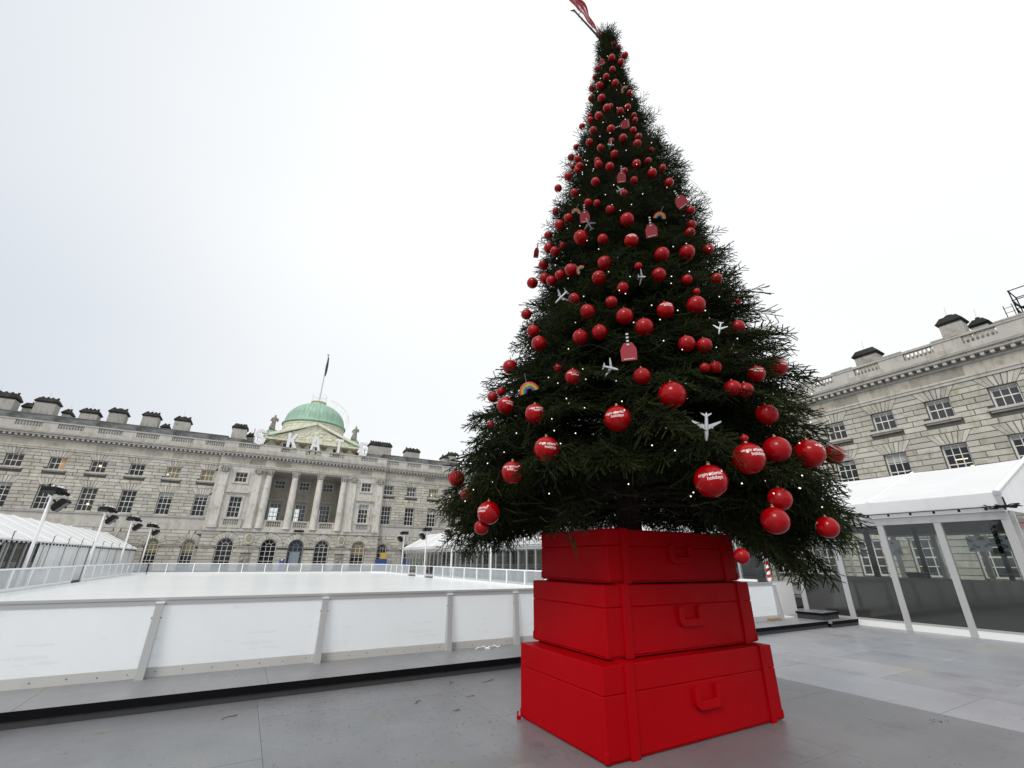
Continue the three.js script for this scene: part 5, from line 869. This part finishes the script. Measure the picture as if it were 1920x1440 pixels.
    while (s < 1) {
      const q = P(s), t = T(s), l2 = Math.min(0.62, 0.42 * L * (1 - s) + 0.14) * rr(0.75, 1.15), d = t.clone().multiplyScalar(0.68).addScaledVector(side, sg * rr(0.6, 0.9)).add(V(0, -sag * rr(0.4, 1.1), 0)).normalize();
      lb.rod(W(q), W(q.clone().addScaledVector(d, l2)), 0.006, 0.003, 3);
      let u = 0.04, k = rnd() < 0.5 ? 1 : -1;
      while (u < l2) { const qq = q.clone().addScaledVector(d, u), sd = V().crossVectors(d, V(0, 1, 0)).normalize(), dd = d.clone().multiplyScalar(0.8).addScaledVector(sd, k * rr(0.35, 0.75)).add(V(0, -sag * rr(0.1, 0.7), 0)); put(qq, dd, rr(0.75, 1.1)); u += rr(0.075, 0.12); k = -k; }
      put(q.clone().addScaledVector(d, l2 * 0.8), d.clone().add(V(0, -sag * 0.4, 0)), rr(0.8, 1.1));
      if (s > 0.45) put(q, t.clone().addScaledVector(side, -sg * 0.35).add(V(0, rr(-0.1, 0.25), 0)), rr(0.8, 1.1));
      s += rr(0.06, 0.095) / L; sg = -sg;
    }
    put(P(0.93), T(1).add(V(0, hang ? -0.3 : ytip > 3.6 ? 0.4 : 0.05, 0)), 1.0); for (let i = 0; i < 3; i++) put(P(rr(0.8, 0.95)), T(0.9).addScaledVector(side, rr(-0.7, 0.7)).add(V(0, hang ? -0.5 : ytip > 3.6 ? rr(0, 0.7) : rr(-0.4, 0.3), 0)), rr(0.75, 1));
  };
  for (let y = 2.0; y < 12.6; y += y < 6 ? 0.225 : y < 9 ? 0.18 : 0.13) {
    const R = interp(PROF, y), n = Math.max(7, Math.round(6.283 * R / (y < 4.4 ? 0.9 : 0.78))), off = rr(0, 6.28);
    for (let i = 0; i < n; i++) { const phi = off + (i + rr(-0.3, 0.3)) / n * 6.283, yt = y + rr(-0.1, 0.12), front = Math.max(0, Math.sin(phi)), yq = Math.max(yt, 2.0 + 0.7 * front + 0.4 * Math.max(0, -Math.sin(phi))), Rq = Math.max(0.07, interp(PROF, yt) - mix(0.1, 0.18, sstep(3.2, 6.5, yt))) * (rnd() < 0.2 ? rr(0.98, 1.06) : rr(0.8, 1.0)); branch(yq, phi, Rq, yt < 5 ? rr(0.25, 0.5) : yt < 8.5 ? rr(0.05, 0.25) : -rr(0.1, 0.3), yt < 2.6 ? 0.45 : Math.max(0.2, 1 - 1.15 / Rq)); }
  }
  for (const [deg, R, y] of [[-26, 2.5, 1.75], [-8, 2.35, 1.62], [3, 2.45, 1.66], [15, 2.1, 1.74], [27, 2.25, 1.62], [40, 2.1, 1.8], [-55, 2.4, 1.75], [172, 2.5, 1.72], [158, 2.3, 1.85], [188, 2.4, 1.8], [205, 2.5, 1.85], [112, 2.05, 1.93]]) branch(y + (deg > 100 ? 0.22 : 0.06), deg * Math.PI / 180, R - 0.28, 0.85, 0.5, 1);
  for (let i = 0; i < 40; i++) { const deg = rnd() < 0.5 ? rr(132, 215) : rr(-38, 50); branch(deg > 100 ? rr(2.1, 2.65) : rr(1.95, 2.55), deg * Math.PI / 180, deg > 100 ? rr(1.8, 2.42) : rr(1.8, 2.38), rr(0.6, 0.9), 0.45, 1); }
  for (let i = 0; i < 700; i++) { const a = rr(0, 6.283), r = rr(0.2, 2.1), y = 2.12 + rr(0, 0.75) * (1 - r / 3), q = axis(y).add(V(Math.cos(a) * r, 0, Math.sin(a) * r)), e = q.clone().add(V(Math.cos(a + rr(-1, 1)), rr(-0.35, 0.3), Math.sin(a + rr(-1, 1))).multiplyScalar(rr(0.15, 0.45))); lb.rod(W(q), W(e), 0.005, 0.002, 3); }
  stuff(lb.build('boughs', M.limb, tree));
  // upright shoots at the very tip
  for (let i = 0; i < 34; i++) { const y = rr(11.6, 12.55), a = rr(0, 6.28), q = axis(y); put(q.add(V(Math.cos(a) * 0.05, 0, Math.sin(a) * 0.05)), V(Math.cos(a) * 0.5, 0.9, Math.sin(a) * 0.5), 0.7); }
  const crown = new THREE.Group(); crown.name = 'crown'; crown.userData.kind = 'stuff'; tree.add(crown);
  sets.forEach((list, k) => { const im = new THREE.InstancedMesh(kinds[k], M.needle, list.length); im.name = 'needles'; im.castShadow = im.receiveShadow = true; im.userData.kind = 'stuff'; list.forEach(([m, c], i) => { im.setMatrixAt(i, m); im.setColorAt(i, c); }); crown.add(im); });
  console.log('sprays', sets.map((l) => l.length).join());
}

// ------------------------------------------------------------------ hangings
const outward = (q) => { const a = axis(q.y); return V(q.x - a.x, 0, q.z - a.z).normalize(); };
function tailMark(g, s) { g.save(); g.scale(s, s); g.beginPath(); g.moveTo(0, 10); g.quadraticCurveTo(2, -6, 14, -12); g.quadraticCurveTo(22, -14, 24, -8); g.quadraticCurveTo(20, 4, 0, 10); g.fill(); g.restore(); }
{
  const cv = document.createElement('canvas'); cv.width = 2048; cv.height = 1024; const g = cv.getContext('2d'); g.fillStyle = '#9b0209'; g.fillRect(0, 0, 2048, 1024); g.fillStyle = '#f1eeee'; g.textAlign = 'center';
  g.font = '86px sans-serif'; g.strokeStyle = '#f1eeee'; g.lineWidth = 3; for (const [s, x, y] of [['virgin atlantic', 500, 440], ['holidays', 580, 530]]) { g.fillText(s, x, y); g.strokeText(s, x, y); } g.save(); g.translate(770, 375); tailMark(g, 3); g.restore();
  const t = new THREE.CanvasTexture(cv); t.colorSpace = THREE.SRGBColorSpace;
  const printed = phys([1, 1, 1], 0.16, { map: t, specularIntensity: 0.4, clearcoat: 0.16, clearcoatRoughness: 0.05 });
  const ball = new THREE.SphereGeometry(1, 40, 28), capG = LA([[0.001, 1.09], [0.1, 1.09], [0.13, 1.06], [0.13, 0.97], [0.001, 0.97]], 14), ringG = new THREE.TorusGeometry(0.07, 0.018, 6, 12); ringG.translate(0, 1.15, 0); const top = mergeGeometries([capG.toNonIndexed(), ringG.toNonIndexed()]);
  const list = BAUBLES.map(([x, y, z, r], i) => {
    const p = V(x, y, z), a = axis(y), o = p.clone().sub(a), s = o.dot(RT) / (interp(PROF, y) + 1e-6), sz = r > 0.115 ? 'very large' : r > 0.088 ? 'large' : r > 0.066 ? 'medium' : 'small';
    const zone = y < 2.75 ? 'on the lowest boughs' : y < 3.9 ? 'on the lower boughs' : y < 5.4 ? 'below the middle' : y < 7 ? 'just above the middle' : y < 9 ? 'on the upper boughs' : 'close to the tree tip', col = s < -0.72 ? 'at the left outline' : s < -0.22 ? 'left of centre' : s < 0.25 ? 'near the centre line' : s < 0.7 ? 'right of centre' : 'at the right outline';
    return { i, p, r, o, label: `${sz} ${PRINTED[i] !== undefined && PRINTED[i] < 9 ? 'lettered ' : ''}red bauble ${zone}, ${col}` };
  });
  const groups = new Map(); for (const b of list) { if (!groups.has(b.label)) groups.set(b.label, []); groups.get(b.label).push(b); }
  const NUM = ['one', 'two', 'three', 'four', 'five', 'six', 'seven', 'eight', 'nine', 'ten'], ORD = ['highest', 'second', 'third', 'fourth', 'fifth', 'sixth', 'seventh', 'eighth', 'ninth'];
  for (const g2 of groups.values()) { g2.sort((p, q) => q.p.y - p.p.y); if (g2.length > 1) g2.forEach((b, k) => { b.label += k === 0 ? `, highest of ${NUM[g2.length - 1]}` : k === g2.length - 1 ? `, lowest of ${NUM[g2.length - 1]}` : `, ${ORD[k]} of ${NUM[g2.length - 1]}`; }); }
  for (const b of list) {
    const t = thing('bauble', b.label, 'bauble', b.p.toArray(), 'red baubles hung on the tree');
    const pr = PRINTED[b.i], k = mesh('ball', ball, pr !== undefined ? printed : M.bauble, t), c = mesh('cap', top, M.gold, t); k.scale.setScalar(b.r); c.scale.setScalar(b.r);
    const toCam = Math.atan2(-b.p.x, -b.p.z); t.rotation.set(0, pr === undefined ? rr(0, 6) : pr === 9 ? toCam + rr(1.2, 2.2) * (rnd() < 0.5 ? 1 : -1) : toCam + pr, 0);
    k.rotation.set(rr(-0.1, 0.1), 0, rr(-0.12, 0.12));
  }
}
{
  const place = (t, p, turn) => { t.position.copy(p); t.lookAt(0, EYE, 0); t.rotateZ(turn); };
  const strip = mat([0.85, 0.85, 0.85], 0.6), tagRed = mat([0.46, 0.06, 0.075], 0.5);
  [[4.43, 11.03, -4.15, 0.4, 0.7, 'luggage tag near the tree tip, small and tilted'], [4.02, 8.18, -3.48, 1.6, 0.9, 'luggage tag turned flat beneath a bauble on the upper boughs'], [3.68, 6.75, -3.35, -0.1, 0.9, 'luggage tag just above a model plane on the upper boughs'], [3.3, 6.15, -3.7, 0, 1.0, 'luggage tag half covered by a model plane above the middle'], [4.21, 6.19, -2.91, 0.35, 1.05, 'tilted luggage tag right of centre above the middle'], [3.75, 5.6, -3.05, 0, 1.05, 'luggage tag with striped strap beside two large baubles at mid height'], [3.14, 6.15, -4.63, -0.15, 1.0, 'narrow luggage tag at the left outline above the middle'], [3.0, 3.64, -2.9, 0, 1.15, 'largest luggage tag with blank face and striped strap, below the middle']].forEach(([x, y, z, turn, s, l], i) => {
    const p = V(x, y, z).addScaledVector(outward(V(x, y, z)), 0.1), t = thing('luggage_tag', 'red ' + l, 'luggage tag', [0, 0, 0], 'red luggage tags on the tree'); place(t, p, turn + (i === 6 ? 0 : 0)); if (i === 6) t.rotateY(1.0);
    const g = extrude([[-0.075, -0.09], [0.075, -0.09], [0.078, 0.02], [0.04, 0.085], [-0.04, 0.085], [-0.078, 0.02]], 0.008); const k = mesh('tag_card', g, tagRed, t); s *= 0.88; k.scale.setScalar(s);
    const m = new MB(), d = new MB(); for (let q = 0; q < 7; q++) (q % 2 ? d : m).box(-0.012, 0.012, 0.06 + q * 0.017, 0.06 + (q + 1) * 0.017, 0.009, 0.013); const a = m.build('strap', strip, t), b = d.build('strap_stripe', M.black, t); a.scale.setScalar(s); b.scale.setScalar(s);
    const w = new MB(); for (let q = 0; q < 9; q++) w.box(-0.05 + q * 0.0115, -0.05 + q * 0.0115 + 0.007, -0.078, -0.068, 0.0085, 0.0098); const e = stuff(w.build('print', strip, t)); e.scale.setScalar(s);
  });
  const cols = [[0.7, 0.05, 0.05], [0.75, 0.25, 0.03], [0.8, 0.65, 0.05], [0.1, 0.45, 0.08], [0.05, 0.25, 0.6], [0.25, 0.06, 0.4]].map((c) => phys(c, 0.25, { clearcoat: 0.5 }));
  [[4.48, 9.87, -3.77, 0.6, 0.7, 'rainbow hanging near the tree tip, mostly hidden'], [3.26, 6.45, -3.89, -0.2, 0.7, 'rainbow left of a luggage tag and model plane'], [3.94, 5.97, -3.0, -0.35, 0.8, 'rainbow right of a large bauble above the middle'], [3.1, 5.24, -3.69, 0.9, 0.65, 'small rainbow beside a bauble left of centre'], [4.2, 3.83, -2.55, -0.2, 0.6, 'rainbow at the right side below the middle'], [2.36, 3.45, -3.8, 0.35, 1.1, 'brightest large rainbow on the left side of the lower boughs']].forEach(([x, y, z, turn, s, l]) => {
    const p = V(x, y, z).addScaledVector(outward(V(x, y, z)), 0.0), t = thing('rainbow', 'shiny ' + l, 'rainbow', [0, 0, 0], 'rainbow ornaments on the tree'); place(t, p, turn);
    cols.forEach((m, i) => { s *= i ? 1 : 0.82; const g = new THREE.TorusGeometry(0.115 - i * 0.0135, 0.0085, 8, 20, Math.PI); g.translate(0, -0.04, 0); g.scale(s, s, s * 1.6); mesh('colour_band', g, m, t); });
    const wire = new MB().rod([0, 0.08 * s, 0], [0.02, 0.2 * s, -0.04], 0.002, 0.002, 4); wire.build('hanging_wire', M.steel, t);
  });
  const fus = LA([[0.001, -0.16], [0.009, -0.15], [0.017, -0.09], [0.02, 0.0], [0.02, 0.09], [0.015, 0.14], [0.006, 0.16], [0.001, 0.163]], 12), wing = (s, L, c0, c1, sw, y) => { const g = new THREE.ExtrudeGeometry(new THREE.Shape([new THREE.Vector2(0.012 * s, y + c0 / 2), new THREE.Vector2(s * L, y - sw + c1 / 2), new THREE.Vector2(s * L, y - sw - c1 / 2), new THREE.Vector2(0.012 * s, y - c0 / 2)]), { depth: 0.006, bevelEnabled: false }); g.translate(0, 0, -0.008); return g; };
  [[3.8, 7.83, -3.59, -1.9, 0.85, 'high on the upper boughs'], [3.63, 6.58, -3.35, -1.3, 0.9, 'just below a luggage tag on the upper boughs'], [3.3, 6.08, -3.68, 0.4, 1.1, 'in front of a luggage tag left of centre'], [3.42, 4.8, -2.98, -1.75, 1.15, 'seen side on near the centre at mid height'], [2.85, 4.79, -3.79, 2.3, 1.25, 'at the left beside a bauble at mid height'], [2.84, 3.51, -3.01, -1.9, 1.2, 'lower left of the largest luggage tag'], [3.32, 2.8, -2.41, 3.0, 1.12, 'nose down on the lower boughs'], [3.96, 4.03, -2.48, 2.8, 0.9, 'half hidden on the right side below the middle']].forEach(([x, y, z, turn, s, l], i) => {
    const p = V(x, y, z).addScaledVector(outward(V(x, y, z)), i === 6 ? 0.06 : 0.0), t = thing('model_plane', 'silver model airliner with red tail, ' + l, 'model plane', [0, 0, 0], 'model airliners on the tree'); place(t, p, turn); t.rotateX([0.9, 0.8, 0.3, 1.1, 0.2, 0.7, 0.15, 0.5][i]);
    const put = (n, g, m) => { const q = mesh(n, g, m, t); q.scale.setScalar(s * (i === 6 ? 0.7 : 0.54)); return q; };
    put('fuselage', fus, M.silver); for (const sd of [-1, 1]) { put('wing', wing(sd, 0.15, 0.055, 0.018, 0.07, 0.01), M.silver); put('tailplane', wing(sd, 0.055, 0.03, 0.012, 0.025, -0.125), M.silver); put('engine', new THREE.CylinderGeometry(0.009, 0.008, 0.035, 10).translate(sd * 0.06, 0.005, 0.0 + 0.018), M.silver); }
    const f = new THREE.ExtrudeGeometry(new THREE.Shape([new THREE.Vector2(0.015, -0.1), new THREE.Vector2(0.065, -0.145), new THREE.Vector2(0.065, -0.165), new THREE.Vector2(0.012, -0.15)]), { depth: 0.005, bevelEnabled: false }); f.rotateY(Math.PI / 2); f.translate(-0.0025, 0, 0); put('tail_fin', f, M.redSign);
  });
  // small white lamps scattered through the boughs
  const lt = thing('fairy_lights', 'tiny warm white fairy lights scattered over the whole dark tree', 'string lights', TB.toArray());
  const N = 440, im = new THREE.InstancedMesh(new THREE.SphereGeometry(0.0066, 8, 6), M.bulb, N); im.name = 'bulb'; im.userData.kind = 'stuff';
  for (let i = 0; i < N; i++) { let y; do { y = rr(2.2, 11.5); } while (rnd() > interp(PROF, y) / 2.6 + 0.06); const a = rr(-0.6, Math.PI + 0.6), r = interp(PROF, y) * rr(0.88, 1.0), q = axis(y).addScaledVector(RT, Math.cos(a) * r).addScaledVector(FR, Math.sin(a) * r).sub(TB); im.setMatrixAt(i, new THREE.Matrix4().makeTranslation(q.x, q.y, q.z)); }
  lt.add(im);
  const wires = new MB(); for (let k = 0; k < 26; k++) { const y0 = rr(2.6, 9), pt = []; const a0 = rr(0, 2.2); for (let i = 0; i < 6; i++) { const y = y0 + rr(-0.15, 0.15), a = a0 + i * 0.16, r = interp(PROF, y) * 0.96; pt.push(axis(y).addScaledVector(RT, Math.cos(a) * r).addScaledVector(FR, Math.sin(a) * r).sub(TB)); } wires.add(new THREE.TubeGeometry(new THREE.CatmullRomCurve3(pt), 18, 0.002, 4)); }
  stuff(wires.build('cable', mat([0.006, 0.01, 0.006], 0.9), lt));
  const wl = thing('loose_wire', 'loose pale wires looped over the paired baubles at the right outline', 'wire', [0, 0, 0]);
  { const [x, y, z] = BAUBLES[133], o = outward(V(x, y, z)), m = new MB(); for (const d of [0, 0.03]) { const pt = []; for (let i = 0; i < 6; i++) pt.push(V(x, y, z).addScaledVector(FR, 0.16 - d).addScaledVector(RT, -0.14 + i * 0.055).add(V(0, 0.12 - i * 0.05 + d, 0))); m.add(new THREE.TubeGeometry(new THREE.CatmullRomCurve3(pt), 20, 0.004, 5)); } void o; m.build('wire', M.silver, wl); }
  // ribbon blowing from the top
  const rb = thing('ribbon', 'long red and white ribbon streaming from the tree top past the frame', 'ribbon', [4.86, 12.1, -4.28]);
  const path = new THREE.CatmullRomCurve3([[4.9, 12.1, -4.25], [4.88, 12.4, -4.28], [4.72, 12.72, -4.42], [4.66, 13.0, -4.5], [4.58, 13.3, -4.56], [4.5, 13.7, -4.64], [4.43, 14.1, -4.72], [4.32, 14.5, -4.83], [4.2, 14.9, -4.9]].map((q) => V(...q).sub(V(4.86, 12.1, -4.28))));
  const wid = (t) => t < 0.2 ? 0.17 : t < 0.34 ? mix(0.17, 0.05, (t - 0.2) / 0.14) : mix(0.05, 0.2, Math.min(1, (t - 0.34) / 0.3)), bands = 12, seg = 60, R = new MB(), Wt = new MB();
  const at = (t, u) => { const p = path.getPoint(t), w = wid(t) * (1 + 0.15 * Math.sin(t * 30)), tw = 0.4 * Math.sin(t * 9); return p.clone().addScaledVector(RT, (u - 0.5) * w * Math.cos(tw)).addScaledVector(FR, (u - 0.5) * w * Math.sin(tw) + 0.025 * Math.sin(u * 17 + t * 22) * (wid(t) / 0.15)).toArray(); };
  for (let i = 0; i < seg; i++) for (let b = 0; b < bands; b++) { const t0 = i / seg, t1 = (i + 1) / seg, m = [3, 4, 8].includes(b) ? Wt : R; m.quad(at(t0, b / bands), at(t0, (b + 1) / bands), at(t1, (b + 1) / bands), at(t1, b / bands)); }
  R.build('red_cloth', mat([0.33, 0.05, 0.07], 0.8), rb); Wt.build('white_stripe', mat([0.7, 0.6, 0.6], 0.8), rb);
  const bw = new MB(); for (const s of [0, 1, 2]) bw.at(new THREE.TorusGeometry(0.1, 0.035, 6, 14), 0.03 + s * 0.02, -0.05 - s * 0.1, 0.08, 0.4 + s, 0.5 * s, 0.6, [0.8, 1.2, 0.6]); bw.build('bow', mat([0.33, 0.05, 0.07], 0.8), rb);
  const pt = new MB().tri([-0.45, 2.08, -0.5], [-0.28, 1.98, -0.4], [-0.26, 2.2, -0.42]).tri([-0.45, 2.08, -0.51], [-0.26, 2.2, -0.43], [-0.28, 1.98, -0.41]); pt.build('pennant_tip', mat([0.33, 0.05, 0.07], 0.8), rb);
}
// ------------------------------------------------------------------ litter on the deck
{
  const spots = [[3.56, -6.95, 0.28, 0.5, 'longest forked twig lying between the step and the widest red case'], [2.29, -6.44, 0.16, 1.0, 'thin twig on the deck midway between step and red case'], [3.0, -6.36, 0.12, 0.3, 'short twig on the deck left of the widest red case'], [3.02, -7.1, 0.16, 1.2, 'pale bent twig just in front of the black step edge'], [0.2, -6.9, 0.2, 0.7, 'curled twig close to the black step near its middle'], [2.6, -5.9, 0.1, 0.2, 'tiny dark twig beside the left face of the widest case']];
  for (const [x, z, L, a, l] of spots) { const t = thing('fallen_twig', l, 'twig', [x, 0.002, z], 'twigs fallen on the deck', a); const pt = []; for (let i = 0; i < 5; i++) pt.push(V((i / 4 - 0.5) * L, 0.006, rr(-0.02, 0.02))); const m = new MB().add(new THREE.TubeGeometry(new THREE.CatmullRomCurve3(pt), 12, 0.0026, 5)); m.rod([0, 0.004, 0], [L * 0.3, 0.008, 0.05], 0.002, 0.002, 4); m.build('twig', M.limb, t); }
  const nd = thing('needle_litter', 'scattered dark needles and crumbs on the grey deck around the cases', 'litter', [0, 0, 0], null); nd.userData.kind = 'stuff';
  const m = new MB(); for (let i = 0; i < 900; i++) { const near = rnd() < 0.6, x = near ? rr(0.5, 3.1) : rr(-2, 9), z = near ? -7.45 + Math.pow(rnd(), 1.6) * 3 : rr(-7.3, -1.5); if (x > 3.1 && x < 5.9 && z > -5.4 && z < -3.75) continue; const a = rr(0, 3.14), l = rr(0.006, 0.022); m.rod([x, 0.003, z], [x + Math.cos(a) * l, 0.003, z + Math.sin(a) * l], 0.0012, 0.001, 3); }
  for (let i = 0; i < 44; i++) { const x = 7.4 + rr(-0.4, 0.4) * rnd(), z = -2.92 + rr(-0.07, 0.07); m.at(sphere(rr(0.002, 0.005), 5, 4), x, 0.003, z, 0, 0, 0, [1, 0.6, 1]); }
  stuff(m.build('needles', M.limb, nd));
  // ochre scuffs, thin films on the boards
  const st = thing('rust_stain', 'ochre scuff mark on the grey deck near the left end of the step', 'stain', [-0.95, 0.0006, -6.98]); st.userData.kind = 'stuff';
  const g = new MB(); for (let i = 0; i < 420; i++) { const x = rr(-1, 1) * rnd() * 0.6, z = rr(-1, 1) * rnd() * 0.1 + x * 0.1, r = rr(0.002, 0.009); g.tri([x - r, 0.001 + i * 0.00001, z], [x + r * 1.3, 0.001 + i * 0.00001, z + r * 0.15], [x + r * 0.2, 0.001 + i * 0.00001, z - r * 0.4]); }
  g.build('scuff', mat([0.4, 0.31, 0.18], 0.8), st);
}

renderer.render(scene, camera);
